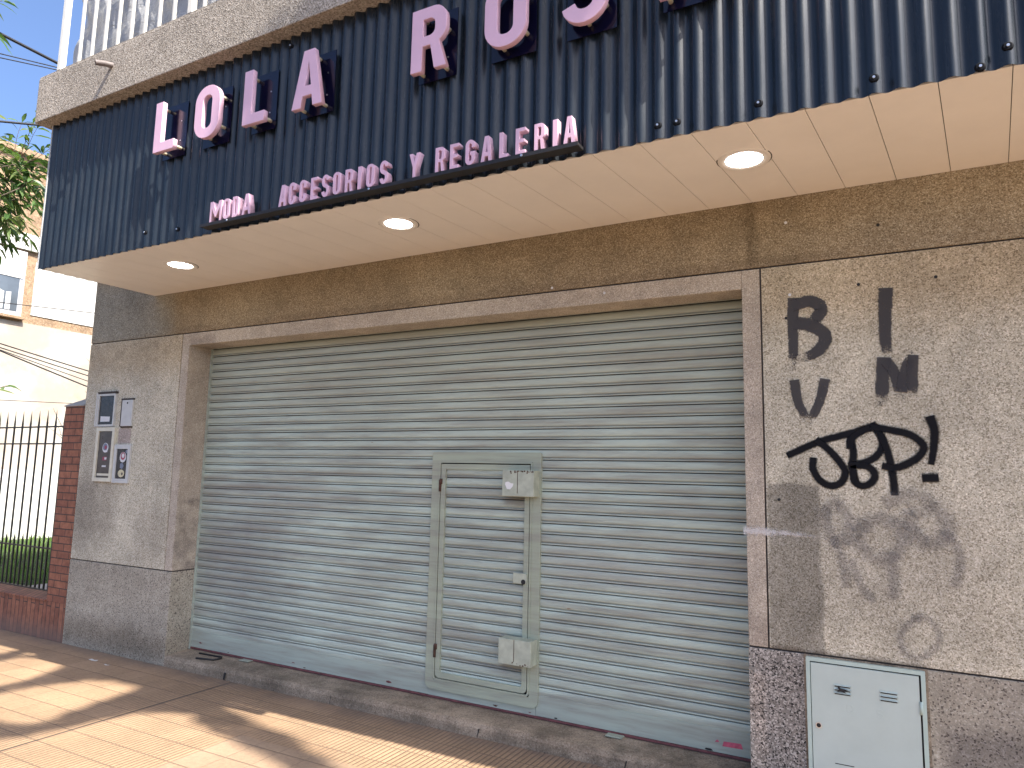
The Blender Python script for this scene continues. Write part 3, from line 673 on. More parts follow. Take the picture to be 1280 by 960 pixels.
# ------------------------------------------------------------------ sign letters
def stroke(path, w):
    P = [Vector(p) for p in path]; n = len(P); Lf, Rt = [], []
    for i, p in enumerate(P):
        d1 = (P[i]-P[i-1]).normalized() if i else None; d2 = (P[i+1]-P[i]).normalized() if i < n-1 else None
        d = ((d1 or d2) + (d2 or d1)).normalized(); nn = Vector((-d.y, d.x)); k = 1.0
        if d1 and d2: k = 1/max(0.5, nn.dot(Vector((-d1.y, d1.x))))
        Lf.append(p + nn*w/2*k); Rt.append(p - nn*w/2*k)
    return [tuple(q) for q in Lf + Rt[::-1]]
def arc(cx, cy, rx, ry, a0, a1, n=8):
    return [(cx + rx*math.cos(R(a0+(a1-a0)*k/n)), cy + ry*math.sin(R(a0+(a1-a0)*k/n))) for k in range(n+1)]
def glyph(c, w, s):
    cx = w/2; h = s*0.9
    if c == 'L': return [[(0,0),(w,0),(w,h),(s,h),(s,1),(0,1)]]
    if c == 'I': return [[(0,0),(w,0),(w,1),(0,1)]]
    if c == 'E': return [[(0,0),(w,0),(w,h),(s,h),(s,.5-h/2),(w*.88,.5-h/2),(w*.88,.5+h/2),(s,.5+h/2),(s,1-h),(w,1-h),(w,1),(0,1)]]
    if c == 'O': return [rrect(0,0,w,1,w*.47,8), rrect(s,h,w-s,1-h,(w-2*s)*.46,8)]
    if c == 'D': return [rrect(0,0,w,1,0,8,(w*.45,w*.45,.001,.001)), rrect(s,h,w-s,1-h,0,8,((w-2*s)*.45,(w-2*s)*.45,.001,.001))]
    if c == 'A':
        a = s*1.15; xi = lambda z: s + (cx-s)*z/.86
        return [[(0,0),(s,0),(xi(.2),.2),(w-xi(.2),.2),(w-s,0),(w,0),(cx+a/2,1),(cx-a/2,1)], [(xi(.37),.37),(cx,.80),(w-xi(.37),.37)]]
    if c == 'R':
        m = .44; r = min(w*.42, .24)
        return [[(0,0),(0,1)] + arc(w-r,1-r,r,r,90,0) + arc(w-r,m+r*.75,r,r*.9,0,-62) + [(w*1.02,0),(w*1.02-s*1.05,0),(w*.55,m-.05),(s,m-.05),(s,0)], rrect(s,m+h*.55,w-s,1-h,0,6,((w-2*s)*.45,(w-2*s)*.45,.001,.001))]
    if c == 'M': return [[(0,0),(0,1),(s*1.15,1),(cx,.5),(w-s*1.15,1),(w,1),(w,0),(w-s*.85,0),(w-s*.85,.66),(cx+.03,.2),(cx-.03,.2),(s*.85,.66),(s*.85,0)]]
    if c == 'Y': return [[(cx-s/2,0),(cx-s/2,.42),(0,1),(s*1.05,1),(cx,.62),(w-s*1.05,1),(w,1),(cx+s/2,.42),(cx+s/2,0)]]
    r = w/2 - s/2
    top = arc(cx, 1-h/2-r, r, r, 0, 180); bot = arc(cx, h/2+r, r, r, 180, 360)
    if c == 'C': return [stroke([(w-s/2,.64)] + top + bot + [(w-s/2,.36)], s)]
    if c == 'G': return [stroke([(w-s/2,.68)] + top + bot + [(w-s/2,.46),(w*.5,.46)], s*.95)]
    if c == 'S':
        ry = (1-h)/4
        return [stroke(arc(cx, 1-h/2-ry, r, ry, 8, 270, 16) + arc(cx, h/2+ry, r, ry, 90, -172, 16)[1:], s*.95)]
def glyph_mesh(name, c, x0, z0, w, h, s, y0, depth, bev):
    """letter of height h standing on z0; its face at y0, going back by depth"""
    cu = bpy.data.curves.new(name, 'CURVE'); cu.dimensions = '2D'; cu.fill_mode = 'BOTH'
    for con in glyph(c, w/h, s/h):
        sp = cu.splines.new('POLY'); sp.points.add(len(con)-1); sp.use_cyclic_u = True
        for p, q in zip(sp.points, con): p.co = (q[0]*h, q[1]*h, 0, 1)
    cu.extrude = depth/2 - bev; cu.bevel_depth = bev; cu.bevel_resolution = 1; cu.offset = -bev
    o = bpy.data.objects.new('tmp', cu); COL.objects.link(o)
    dg = bpy.context.evaluated_depsgraph_get(); me = bpy.data.meshes.new_from_object(o.evaluated_get(dg)); me.materials.clear()
    bpy.data.objects.remove(o); bpy.data.curves.remove(cu)
    me.transform(Matrix(((1,0,0,x0),(0,0,-1,y0+depth/2),(0,1,0,z0),(0,0,0,1)))); me.name = name
    return me
BIG = [('L', -3.355, -3.147, 'leftmost large pink letter L on the navy sign'), ('O', -2.948, -2.716, 'large pink letter O between the two letter Ls'), ('L', -2.496, -2.308, 'large pink letter L between the letters O and A'),
       ('A', -2.078, -1.842, 'large pink letter A directly right of the second L'), ('R', -1.216, -0.995, 'large pink letter R beginning the second word'), ('O', -0.763, -0.528, 'large pink letter O between the letters R and S, cut by the photo edge'),
       ('S', -0.341, -0.110, 'large pink letter S at the top edge of the photo'), ('A', 0.13, 0.366, 'last large pink letter A, only its foot in view')]
for c, x0, x1, lab in BIG:
    KS = 2.858/2.823; x0, x1 = 0.97855 + (x0-0.97855)*KS, 0.97855 + (x1-0.97855)*KS; z0, h, w = 1.6 + 2.068*KS + 0.022, 0.362*KS - 0.008, x1-x0
    t = thing('sign_letter', lab, 'sign letter', (x0, -1.02, z0), 'large pink letters of the shop sign')
    link_mesh('letter_body', glyph_mesh('letter_body', c, x0, z0, w, h, 0.073, -1.085, 0.032, 0.0015), M_pink, t)
    bm = BM(); box(bm, x0+0.0, x1+0.020, -1.0075, -1.0025, z0-0.022, z0+h+0.005); obj('backing_plate', bm, M_plate, t)
    spots = {'L': [(0.035, 0.33), (0.035, 0.02), (w-0.02, 0.03)], 'O': [(w/2, h-0.03), (w-0.03, 0.08), (w-0.03, h-0.08), (w/2-0.04, 0.03)], 'A': [(w/2+0.02, h-0.03), (0.035, 0.02), (w-0.035, 0.02)], 'R': [(0.035, 0.02), (w-0.035, 0.02), (w-0.03, h*.68), (0.05, h-0.03)], 'S': [(w-0.03, 0.1), (w/2, 0.03), (w/2, h-0.03)]}[c]
    for dx, dz in spots:
        bm = BM(); tube(bm, [(x0+dx, -1.055, z0+dz), (x0+dx, -1.0077, z0+dz)], 0.011, 10); obj('spacer', bm, M_spacer, t)
    for dz in (0.06, 0.2):
        bm = BM(); disc(bm, (x1-0.035, -1.0077, z0+dz+0.03), 0.0045, (0, -1, 0), 0.003, 8); obj('screw', bm, M_screw, t)
SMALL = [('M',-2.798,-2.692),('O',-2.677,-2.619),('D',-2.593,-2.54),('A',-2.506,-2.429),('A',-2.194,-2.132),('C',-2.113,-2.060),('C',-2.029,-1.977),('E',-1.941,-1.89),('S',-1.857,-1.801),('O',-1.772,-1.716),('R',-1.683,-1.626),('I',-1.591,-1.566),('O',-1.53,-1.475),('S',-1.438,-1.381),
         ('Y',-1.24,-1.173),('R',-1.073,-1.015),('E',-0.983,-0.93),('G',-0.889,-0.833),('A',-0.797,-0.733),('L',-0.692,-0.643),('E',-0.601,-0.548),('R',-0.499,-0.443),('I',-0.401,-0.376),('A',-0.345,-0.285)]
lt = thing('lettering_strip', 'row of small pink letters fixed along a dark metal bar under the sign', 'sign', (-1.57, -1.0, 3.12))
bm = BM(); box(bm, -2.885, -0.272, -1.064, -0.9975, 3.122, 3.1375, 0.001); box(bm, -2.885, -0.272, -1.0675, -1.0645, 3.119, 3.1385)
bar = obj('support_bar', bm, M_bar, lt)
for x in (-2.63, -1.505, -0.565):
    bm = BM(); disc(bm, (x, -1.0676, 3.128), 0.006, (0, -1, 0), 0.005, 8); obj('bolt', bm, M_screw, bar)
for c, x0, x1 in SMALL:
    link_mesh('letter', glyph_mesh('letter', c, x0, 3.1400, x1-x0, 0.132, 0.020 if c != 'I' else 0.025, -1.066, 0.040, 0.0008), M_pink, lt)['label'] = 'small pink letter ' + c

# ------------------------------------------------------------------ balcony railing, tarp, spout
rail = thing('balcony_railing', 'white painted steel balcony railing with upright bars above the slab', 'railing', (-4.6, -1.05, 4.672))
zt = 5.75
for x, w in ((-4.700, 0.022), (-3.150, 0.022), (-1.2, 0.026), (0.7, 0.026), (2.6, 0.026)):
    bm = BM(); box(bm, x-w, x+w, -1.075-w*0.3, -1.045+w*0.3, 4.6725, zt, 0.003); obj('post', bm, M_railwhite, rail)
x = -4.462
while x < 4.4:
    if all(abs(x-p) > 0.06 for p in (-3.150, -1.2, 0.7, 2.6)):
        bm = BM(); box(bm, x-0.009, x+0.009, -1.069, -1.051, 4.6725, zt-0.03); obj('baluster', bm, M_railwhite, rail)
    x += 0.1600
bm = BM(); box(bm, -4.72, 4.5, -1.085, -1.035, zt, zt+0.04, 0.004); obj('top_rail', bm, M_railwhite, rail)
bm = BM(); nx, nz = 150, 24; grid = []
for j in range(nz+1):
    row = []
    for i in range(nx+1):
        x = -4.60 + 7.5*i/nx; z = 4.69 + 1.03*j/nz
        y = -1.0 + 0.055*mnoise.noise(Vector((x*3.6, z*2.0, 0))) + 0.05*mnoise.noise(Vector((x*7, z*4, 4)))
        row.append(bm.verts.new((x + 0.02*mnoise.noise(Vector((0, z*4, 2))), y, z)))
    grid.append(row)
for j in range(nz):
    for i in range(nx): f = bm.faces.new((grid[j][i], grid[j][i+1], grid[j+1][i+1], grid[j+1][i])); f.smooth = True
tp = obj('tarp', bm, M_tarp, None, (-1.0, -1.0, 4.69)); tag(tp, 'crumpled grey plastic sheet hung behind the balcony bars', 'tarp')
bm = BM(); tube(bm, [(-3.975, -1.080, 4.513), (-3.99, -1.13, 4.505), (-4.015, -1.185, 4.492)], 0.020, 12, cap=False); tube(bm, [(-3.975, -1.081, 4.513), (-3.99, -1.13, 4.505), (-4.015, -1.185, 4.492)], 0.015, 12, cap=False)
sp = obj('drain_spout', bm, M_pipe, None, (-3.975, -1.085, 4.513)); tag(sp, 'short stub of drain pipe sticking out of the slab face', 'drain pipe')

# ------------------------------------------------------------------ panels by the left corner
def ring_box(bm, x0, z0, x1, z1, w, y0, y1): ring_prism(bm, rrect(x0, z0, x1, z1, 0.004, 2), rrect(x0+w, z0+w, x1-w, z1-w, 0.002, 2), y0, y1)
t = thing('intercom_panel', 'dark glass intercom panel with white edging, upper left of the four on the wall', 'intercom', (-5.39, 0, 1.96), 'intercom and meter panels by the corner')
bm = BM(); ring_box(bm, -5.520, 1.955, -5.262, 2.255, 0.018, -0.022, 0.001); box(bm, -5.535, -5.520, -0.03, 0.001, 1.955, 2.262); obj('frame', bm, M_grey, t)
bm = BM(); box(bm, -5.503, -5.280, -0.012, 0.0, 1.972, 2.238); gp = obj('glass', bm, M_darkglass, t)
bm = BM(); quad(bm, ((-5.475, -0.0125, 2.00), (-5.335, -0.0125, 2.00), (-5.335, -0.0125, 2.045), (-5.475, -0.0125, 2.05))); obj('name_label', bm, M_sticker, gp)
bm = BM(); box(bm, -5.53, -5.255, -0.026, 0.0, 2.2555, 2.275, 0.002); obj('hood', bm, M_joint, t)
t = thing('meter_cover', 'blank pale grey cover plate, upper right of the four on the wall', 'cover plate', (-5.1, 0, 1.95), 'intercom and meter panels by the corner')
bm = BM(); box(bm, -5.165, -5.012, -0.016, 0.0, 1.955, 2.190, 0.004); cv = obj('cover', bm, M_grey, t)
bm = BM(); disc(bm, (-5.085, -0.0165, 2.162), 0.009, (0, -1, 0), 0.002, 10); obj('lock', bm, M_black, cv)
bm = BM(); box(bm, -5.19, -5.167, -0.008, 0.0, 1.95, 2.20); box(bm, -5.19, -5.005, -0.010, 0.0, 2.192, 2.206); box(bm, -5.17, -5.01, -0.009, 0.0, 1.940, 1.953); obj('recess', bm, M_joint, t)
t = thing('intercom_panel', 'tall cream framed intercom panel with stickers, lower left of the four on the wall', 'intercom', (-5.36, 0, 1.46), 'intercom and meter panels by the corner')
bm = BM(); ring_box(bm, -5.495, 1.458, -5.222, 1.946, 0.034, -0.026, 0.001); obj('frame', bm, M_cream, t)
bm = BM(); box(bm, -5.463, -5.254, -0.014, 0.0, 1.490, 1.914); gp = obj('front_panel', bm, M_brownpanel, t)
def sticker(par, x, z, r, mat, y, n=16, sz=1.0):
    bm = BM(); bm.faces.new([bm.verts.new((x + r*math.cos(2*math.pi*k/n), y, z + sz*r*math.sin(2*math.pi*k/n))) for k in range(n)]); obj('sticker', bm, mat, par)
sticker(gp, -5.355, 1.762, 0.044, M_sticker, -0.0145); sticker(gp, -5.358, 1.768, 0.034, M_stickblue, -0.0149); sticker(gp, -5.35, 1.765, 0.018, M_stickred, -0.0153)
bm = BM(); quad(bm, ((-5.37, -0.0150, 1.722), (-5.32, -0.0150, 1.722), (-5.32, -0.0150, 1.738), (-5.37, -0.0150, 1.738))); obj('sticker', bm, M_sticker, gp)
bm = BM(); quad(bm, ((-5.385, -0.0145, 1.648), (-5.325, -0.0145, 1.648), (-5.325, -0.0145, 1.682), (-5.385, -0.0145, 1.678))); obj('sticker', bm, M_stickred, gp)
bm = BM(); quad(bm, ((-5.355, -0.0149, 1.655), (-5.325, -0.0149, 1.655), (-5.325, -0.0149, 1.676), (-5.355, -0.0149, 1.674))); obj('sticker', bm, M_sticker, gp)
bm = BM(); quad(bm, ((-5.385, -0.0145, 1.588), (-5.325, -0.0145, 1.588), (-5.325, -0.0145, 1.603), (-5.385, -0.0145, 1.603))); obj('sticker', bm, M_sticker, gp)
bm = BM(); quad(bm, ((-5.45, -0.0145, 1.510), (-5.27, -0.0145, 1.510), (-5.27, -0.0145, 1.530), (-5.45, -0.0145, 1.530))); obj('name_label', bm, M_cream, gp)
t = thing('intercom_panel', 'short grey framed intercom panel with a round sticker, lower right of four on wall', 'intercom', (-5.09, 0, 1.45), 'intercom and meter panels by the corner')
bm = BM(); ring_box(bm, -5.218, 1.450, -4.985, 1.790, 0.038, -0.018, 0.001); obj('frame', bm, M_grey, t)
bm = BM(); box(bm, -5.182, -5.022, -0.010, 0.0, 1.487, 1.754); gp = obj('front_panel', bm, M_darkglass, t)
sticker(gp, -5.092, 1.678, 0.046, M_sticker, -0.0105); sticker(gp, -5.092, 1.688, 0.034, M_stickred, -0.0109); sticker(gp, -5.09, 1.692, 0.02, M_sticker, -0.0113); sticker(gp, -5.045, 1.728, 0.016, M_stickblue, -0.0105)
sticker(gp, -5.10, 1.602, 0.03, M_stickblue, -0.0105, 5); sticker(gp, -5.10, 1.535, 0.046, M_stickyellow, -0.0105, 12, 0.75); sticker(gp, -5.085, 1.532, 0.013, M_brownpanel, -0.0109)
bm = BM(); quad(bm, ((-5.20, -0.0012, 1.80), (-5.02, -0.0012, 1.80), (-5.02, -0.0012, 1.935), (-5.20, -0.0012, 1.935))); o = obj('mortar_patch', bm, granite('mortar_patch_render', (0.36, 0.30, 0.26), (0.26, 0.22, 0.19), (0.45, 0.39, 0.34), 150), WALL_L)

# ------------------------------------------------------------------ gas cabinet
cab = thing('gas_meter_cabinet', 'pale grey metal meter cabinet with louvred door set in the plinth', 'meter cabinet', (0.785, 0, 0.08))
X0, X1, Z0, Z1 = 0.528, 1.040, 0.085, 0.737
bm = BM(); ring_prism(bm, rrect(X0, Z0, X1, Z1, 0.004, 2), rrect(X0+0.018, Z0+0.018, X1-0.018, Z1-0.018, 0.002, 2), -0.022, 0.001); obj('frame', bm, M_cabframe, cab)
bm = BM(); box(bm, X0+0.017, X1-0.017, -0.006, -0.002, Z0+0.017, Z1-0.017); obj('cabinet_inside', bm, M_black, cab)
bm = BM(); box(bm, X0+0.0205, X1-0.026, -0.0185, -0.0065, Z0+0.022, Z1-0.0245, 0.002); door = obj('door', bm, M_cab, cab)
for lx in (0.650, 0.848):
    for k, zz in enumerate((0.624, 0.606, 0.589)):
        bm = BM(); w = 0.078; tilt = -0.010 * 0
        for i in range(2):
            pass
        z0 = zz; y0 = -0.0187
        v = [(lx, y0, z0), (lx+w, y0, z0), (lx+w-0.004, y0-0.007, z0-0.003), (lx+0.004, y0-0.007, z0-0.003), (lx+0.002, y0, z0-0.011), (lx+w-0.002, y0, z0-0.011)]
        V = [bm.verts.new(q) for q in v]
        bm.faces.new((V[3], V[2], V[1], V[0])); bm.faces.new((V[4], V[5], V[2], V[3]))
        obj('louvre', bm, M_cab, door)
        bm = BM(); quad(bm, ((lx+0.004, y0-0.0006, z0-0.0105), (lx+w-0.004, y0-0.0006, z0-0.0105), (lx+w-0.006, y0-0.0062, z0-0.0042), (lx+0.006, y0-0.0062, z0-0.0042))); obj('louvre_slot', bm, M_black, door)
    bm = BM(); quad(bm, ((lx-0.005, -0.0190, 0.262), (lx+0.08, -0.0190, 0.262), (lx+0.078, -0.0190, 0.258), (lx-0.003, -0.0190, 0.258))); obj('louvre_slot', bm, M_black, door)
bm = BM(); bm.faces.new([bm.verts.new((a, -0.0262, b)) for a, b in ((0.668, 0.612), (0.674, 0.622), (0.680, 0.611), (0.718, 0.606), (0.694, 0.600), (0.708, 0.590), (0.682, 0.594), (0.662, 0.591), (0.675, 0.601))]); obj('broken_louvre', bm, M_black, door)
bm = BM(); disc(bm, (0.5785, -0.0186, 0.422), 0.014, (0, -1, 0), 0.003, 16); lk = obj('lock', bm, M_screw, door)
bm = BM(); disc(bm, (0.5785, -0.0218, 0.422), 0.010, (0, -1, 0), 0.001, 14); obj('keyhole', bm, M_black, door)
bm = BM(); tube(bm, [(1.0185, -0.021, 0.545), (1.0185, -0.021, 0.600)], 0.007, 8); obj('hinge', bm, M_cabframe, cab)
for c, gx, gz in (('C', 0.703, 0.500), ('S', 0.832, 0.498)):
    link_mesh('embossed_letter', glyph_mesh('embossed_letter', c, gx, gz, 0.030, 0.042, 0.006, -0.0193, 0.0016, 0.0005), M_cab, door)
bm = BM(); ring_prism(bm, rrect(X0-0.012, Z0-0.012, X1+0.012, Z1+0.008, 0.004, 2), rrect(X0+0.002, Z0+0.002, X1-0.002, Z1-0.002, 0.002, 2), -0.005, 0.001); obj('mortar_bed', bm, M_step, cab)

# ------------------------------------------------------------------ brick pier, low wall, railings
pier = thing('brick_pier', 'red brick gate pier with a pitched grey cap against the shop corner', 'pier', (-5.92, 0.14, 0))
bm = BM(); box(bm, -6.066, -5.762, 0.0, 0.30, 0.34, 2.155, 0.002); obj('pier_shaft', bm, M_brick, pier)
bm = BM(); box(bm, -6.066, -5.762, -0.002, 0.30, -0.05, 0.3395); obj('pier_base', bm, M_soldier, pier)
bm = BM(); b = [bm.verts.new(q) for q in ((-6.075, -0.012, 2.156), (-5.757, -0.012, 2.156), (-5.757, 0.31, 2.156), (-6.075, 0.31, 2.156), (-6.075, -0.012, 2.165), (-5.757, -0.012, 2.165), (-5.757, 0.31, 2.165), (-6.075, 0.31, 2.165), (-5.80, 0.15, 2.262), (-5.90, 0.15, 2.262))]
for f in ((0,3,2,1), (0,1,5,4), (1,2,6,5), (2,3,7,6), (3,0,4,7), (4,5,8,9), (5,6,8), (6,7,9,8), (7,4,9)): bm.faces.new([b[i] for i in f])
obj('pier_cap', bm, M_kerb, pier)
bm = BM(); box(bm, -9.6, -6.068, 0.0, 0.30, -0.05, 0.335, 0.003); box(bm, -9.6, -6.068, -0.012, 0.30, 0.3355, 0.352, 0.003)
lw = obj('low_wall', bm, M_soldier, None, (-7.8, 0.15, 0)); tag(lw, 'low red wall of upright bricks under the railings', 'wall')
fen = thing('picket_railing', 'black steel picket railings with pointed bars on the low brick wall', 'fence', (-7.5, 0.1, 0.352))
x = -6.24; k = 0
while x > -9.5:
    bm = BM(); box(bm, x-0.0065, x+0.0065, 0.0935, 0.1065, 0.40, 2.02); tube(bm, [(x, 0.1, 2.02), (x, 0.1, 2.145)], 0.009, 6, 0.001); obj('picket', bm, M_fence, fen)
    bm = BM(); box(bm, x-0.074-0.007, x-0.074+0.007, 0.093, 0.107, 0.40, 0.85); tube(bm, [(x-0.074, 0.1, 0.85), (x-0.074, 0.1, 0.925)], 0.009, 6, 0.001); obj('short_picket', bm, M_fence, fen)
    x -= 0.149
for z in (1.975, 1.805, 0.795, 0.405):
    bm = BM(); box(bm, -9.6, -6.067, 0.088, 0.112, z-0.007, z+0.007); obj('rail', bm, M_fence, fen)
# bare shrub caught in the railings
rng = random.Random(21); bm = BM()
def twig(p, d, L, r, lev):
    pts = [p]; q = p.copy(); dd = d.copy()
    for i in range(4):
        dd = (dd + Vector((rng.gauss(0, .22), rng.gauss(0, .16), rng.gauss(0.02, .16)))).normalized(); q = q + dd*L/4; pts.append(q.copy())
    tube(bm, pts, r, 5, r*0.45)
    if lev < 3:
        for i in range(3 if lev else 5):
            t = rng.choice(pts[1:]); twig(t, (dd + Vector((rng.gauss(0, .7), rng.gauss(0, .35), rng.gauss(0.2, .6)))).normalized(), L*rng.uniform(.45, .7), r*0.55, lev+1)
twig(Vector((-6.10, 0.42, 0.3)), Vector((-0.03, 0, 1)), 1.2, 0.012, 0)
for q in range(5): twig(Vector((rng.uniform(-6.5, -6.12), 0.36, rng.uniform(1.3, 2.0))), Vector((rng.uniform(-.6, .1), 0, 1)), rng.uniform(.35, .6), 0.006, 2)
twig(Vector((-6.22, 0.38, 1.35)), Vector((-0.15, 0, 1)), 0.75, 0.008, 1); twig(Vector((-6.12, 0.36, 1.55)), Vector((-0.45, 0, 0.8)), 0.55, 0.008, 1)
sh = obj('bare_shrub', bm, M_twig, None, (-6.1, 0.42, 0.3)); tag(sh, 'leafless thin twigs of a shrub behind the railings beside the pier', 'shrub')

# ------------------------------------------------------------------ neighbouring house across the lawn
nb = thing('neighbour_house', 'sunlit tan and cream house with a white blind across the lawn', 'house', (-14, 6, 0))
bm = BM(); box(bm, -22, -13.0, 0.4, 16, -0.2, 4.16); obj('wall', bm, M_shabby, nb)
bm = BM(); box(bm, -22, -13.003, 0.4, 16, 4.1605, 7.25); obj('upper_wall', bm, M_tan, nb)
bm = BM(); box(bm, -22, -12.985, 3.08, 16, 4.325, 5.32); obj('white_wall', bm, M_whitewall, nb)
bm = BM(); box(bm, -13.0, -12.93, 0.4, 3.14, 5.50, 5.80, 0.005); obj('lintel', bm, M_whitewall, nb)
bm = BM(); box(bm, -13.0, -12.96, 1.2, 2.905, 4.25, 5.46); w = obj('window', bm, M_alu, nb)
bm = BM(); box(bm, -12.962, -12.945, 1.25, 2.87, 4.95, 5.45); obj('roller_blind', bm, M_blind, w)
bm = BM(); quad(bm, ((-12.957, 1.30, 4.33), (-12.957, 2.82, 4.33), (-12.957, 2.82, 4.945), (-12.957, 1.30, 4.945))); obj('pane', bm, M_pane, w)
bm = BM(); prev = None
for i in range(61):
    y = 1.4 + 1.3*i/60; x = -12.953 + 0.005*math.sin(y*38); cur = (bm.verts.new((x, y, 4.34)), bm.verts.new((x, y, 4.72 + 0.06*math.sin(y*9))))
    if prev: bm.faces.new((prev[0], cur[0], cur[1], prev[1]))
    prev = cur
obj('curtain', bm, M_curtain, w)
bm = BM(); box(bm, -13.0, -12.90, 1.15, 2.95, 4.20, 4.248, 0.004); obj('sill', bm, M_tan, nb)
bm = BM(); box(bm, -12.96, -12.70, 0.5, 16, -0.2, 1.50, 0.01); gw = obj('garden_wall', bm, M_whitewall, None, (-12.8, 8, 0)); tag(gw, 'low white garden wall at the far side of the lawn', 'wall')
bm = BM(); box(bm, -22.2, -12.9, 0.3, 16, 7.251, 7.36); obj('coping', bm, M_tan, nb)

# overhead cables
def cable(a, b, r, label, sag=0.0, ext=(0.0, 0.0)):
    a, b = Vector(a), Vector(b)
    if a.z > 6: a, b, r = CAM.lerp(a, 0.7), CAM.lerp(b, 0.7), r*0.7      # the street lines hang nearer than the wall wires
    d = b-a; a2, b2 = a - d*ext[0], b + d*ext[1]
    pts = [a2 + (b2-a2)*i/16 - Vector((0, 0, sag*4*(i/16)*(1-i/16))) for i in range(17)]
    bm = BM(); tube(bm, pts, r, 6); tag(obj('overhead_cable', bm, M_cable, None, tuple(a2)), label, 'cable', 'overhead cables')
cable((-10, 0.778, 7.654), (-10, 1.642, 7.640), 0.022, 'thick black cable crossing the sky behind the balcony post', 0.0, (3, 4))
cable((-10, 0.807, 7.366), (-10, 1.464, 7.543), 0.008, 'thin cable in the sky, upper of the close pair', 0.0, (3, 4))
cable((-10, 0.813, 7.308), (-10, 1.446, 7.495), 0.008, 'thin cable in the sky, lower of the close pair', 0.0, (3, 4))
cable((-10, 0.906, 6.395), (-10, 1.379, 6.562), 0.016, 'dark drooping cable meeting the lower corner of the slab', 0.0, (2, 6))
cable((-10, 1.223, 3.277), (-10, 2.477, 3.068), 0.009, 'thin wire against the neighbour wall, uppermost of the sloping four', 0.02, (1, 2))
cable((-10, 1.228, 3.221), (-10, 2.484, 2.994), 0.008, 'thin wire against the neighbour wall, second of the sloping four', 0.02, (1, 2))
cable((-10, 1.230, 3.19), (-10, 2.49, 2.91), 0.006, 'thin wire against the neighbour wall, third of the sloping four', 0.02, (1, 2))
cable((-10, 1.233, 3.176), (-10, 2.501, 2.822), 0.010, 'thin wire against the neighbour wall, steepest of the sloping four', 0.02, (1, 2))
cable((-10, 1.166, 3.836), (-10, 2.453, 3.961), 0.007, 'thin wire crossing the neighbour window and white wall', 0.0, (1, 2))
cable((-10, 1.304, 2.476), (-10, 2.467, 2.533), 0.005, 'thin wire just above the railing points', 0.0, (1, 2))

# ------------------------------------------------------------------ street trees
def leaf(vs, fs, p, d, L, w, rng, droop=0.25):
    d = d.normalized(); side = d.cross(Vector((rng.gauss(0, .5), rng.gauss(0, .5), 1)))
    if side.length < 1e-3: side = Vector((1, 0, 0))
    side.normalize(); nrm = side.cross(d); k = len(vs)
    dn = Vector((0, 0, -1))*L*droop
    vs += [tuple(p), tuple(p + d*L*.35 + side*w/2 + nrm*w*.12), tuple(p + d*L*.35 - side*w/2 + nrm*w*.12), tuple(p + d*L*.4), tuple(p + d*L*.7 + side*w*.36 + dn*.4 + nrm*w*.1), tuple(p + d*L*.7 - side*w*.36 + dn*.4 + nrm*w*.1), tuple(p + d*L*.72 + dn*.4), tuple(p + d*L + dn)]
    fs += [(k, k+1, k+3), (k, k+3, k+2), (k+1, k+4, k+6, k+3), (k+3, k+6, k+5, k+2), (k+4, k+7, k+6), (k+6, k+7, k+5)]

def pixel_dir(u, v):      # viewing ray of the photograph, to find where the visible sprays grow
    F = Vector((-0.4751801, 0.87079403, 0.12618097)); Rt = Vector((0.87890402, 0.47652451, 0.02126317)); U = Vector((0.04161249, -0.1210048, 0.99177933))
    return F + Rt*((u-640)/888.285) + U*((480-v)/888.285)

rng = random.Random(42)
tree = thing('street_tree', 'leafy street tree with long narrow leaves reaching in beside the canopy', 'tree', (-8.6, -1.6, 0))
bm = BM(); top = Vector((-8.45, -1.3, 3.2))
tube(bm, [(-8.6, -1.6, 0), (-8.62, -1.58, 1.2), (-8.5, -1.4, 2.4), tuple(top)], 0.16, 10, 0.11)
vs, fs = [], []
ends = []
def branch(p, q, r, n=5):
    pts = []
    for i in range(n+1):
        t = i/n; pts.append(p.lerp(q, t) + Vector((0, 0, 0.18*math.sin(math.pi*t))) + Vector((rng.gauss(0, .03), rng.gauss(0, .03), rng.gauss(0, .03)))*min(1, 4*t*(1-t)*2))
    tube(bm, pts, r, 6, max(0.003, r*0.25)); return pts
def spray(p, d, L, nl, ll=(0.13, 0.20)):
    """a twig with alternate narrow leaves"""
    q = p.copy(); dd = d.normalized(); pts = [q.copy()]
    for i in range(nl):
        dd = (dd + Vector((rng.gauss(0, .12), rng.gauss(0, .12), -0.05 + rng.gauss(0, .10)))).normalized(); q = q + dd*L/nl; pts.append(q.copy())
        for sgn in (1, -1):
            sd = dd.cross(Vector((0, 0, 1))); sd = sd.normalized() if sd.length > .01 else Vector((1, 0, 0))
            ld = (dd*0.6 + sd*sgn*rng.uniform(.5, 1.0) + Vector((0, 0, rng.uniform(-.75, .25))))
            Lf = rng.uniform(*ll); leaf(vs, fs, q + sd*0.005*sgn, ld, Lf, Lf*rng.uniform(.22, .30), rng, rng.uniform(.05, .45))
    leaf(vs, fs, q, dd, rng.uniform(*ll), 0.04, rng, .3)
    tube(bm, pts, 0.0045, 5, 0.002)
def at(u, v, L): return CAM + pixel_dir(u, v)*L
hubs = [(-25, 215, 7.7), (-10, 250, 7.4), (-40, 165, 7.8), (-20, 235, 8.3), (-55, 300, 7.6), (-45, 20, 7.0), (-60, 450, 8.5)]
main = []
for u, v, L in hubs: main.append(branch(top + Vector((0, 0, rng.uniform(-.5, .2))), at(u, v, L), 0.035, 6)[-1])
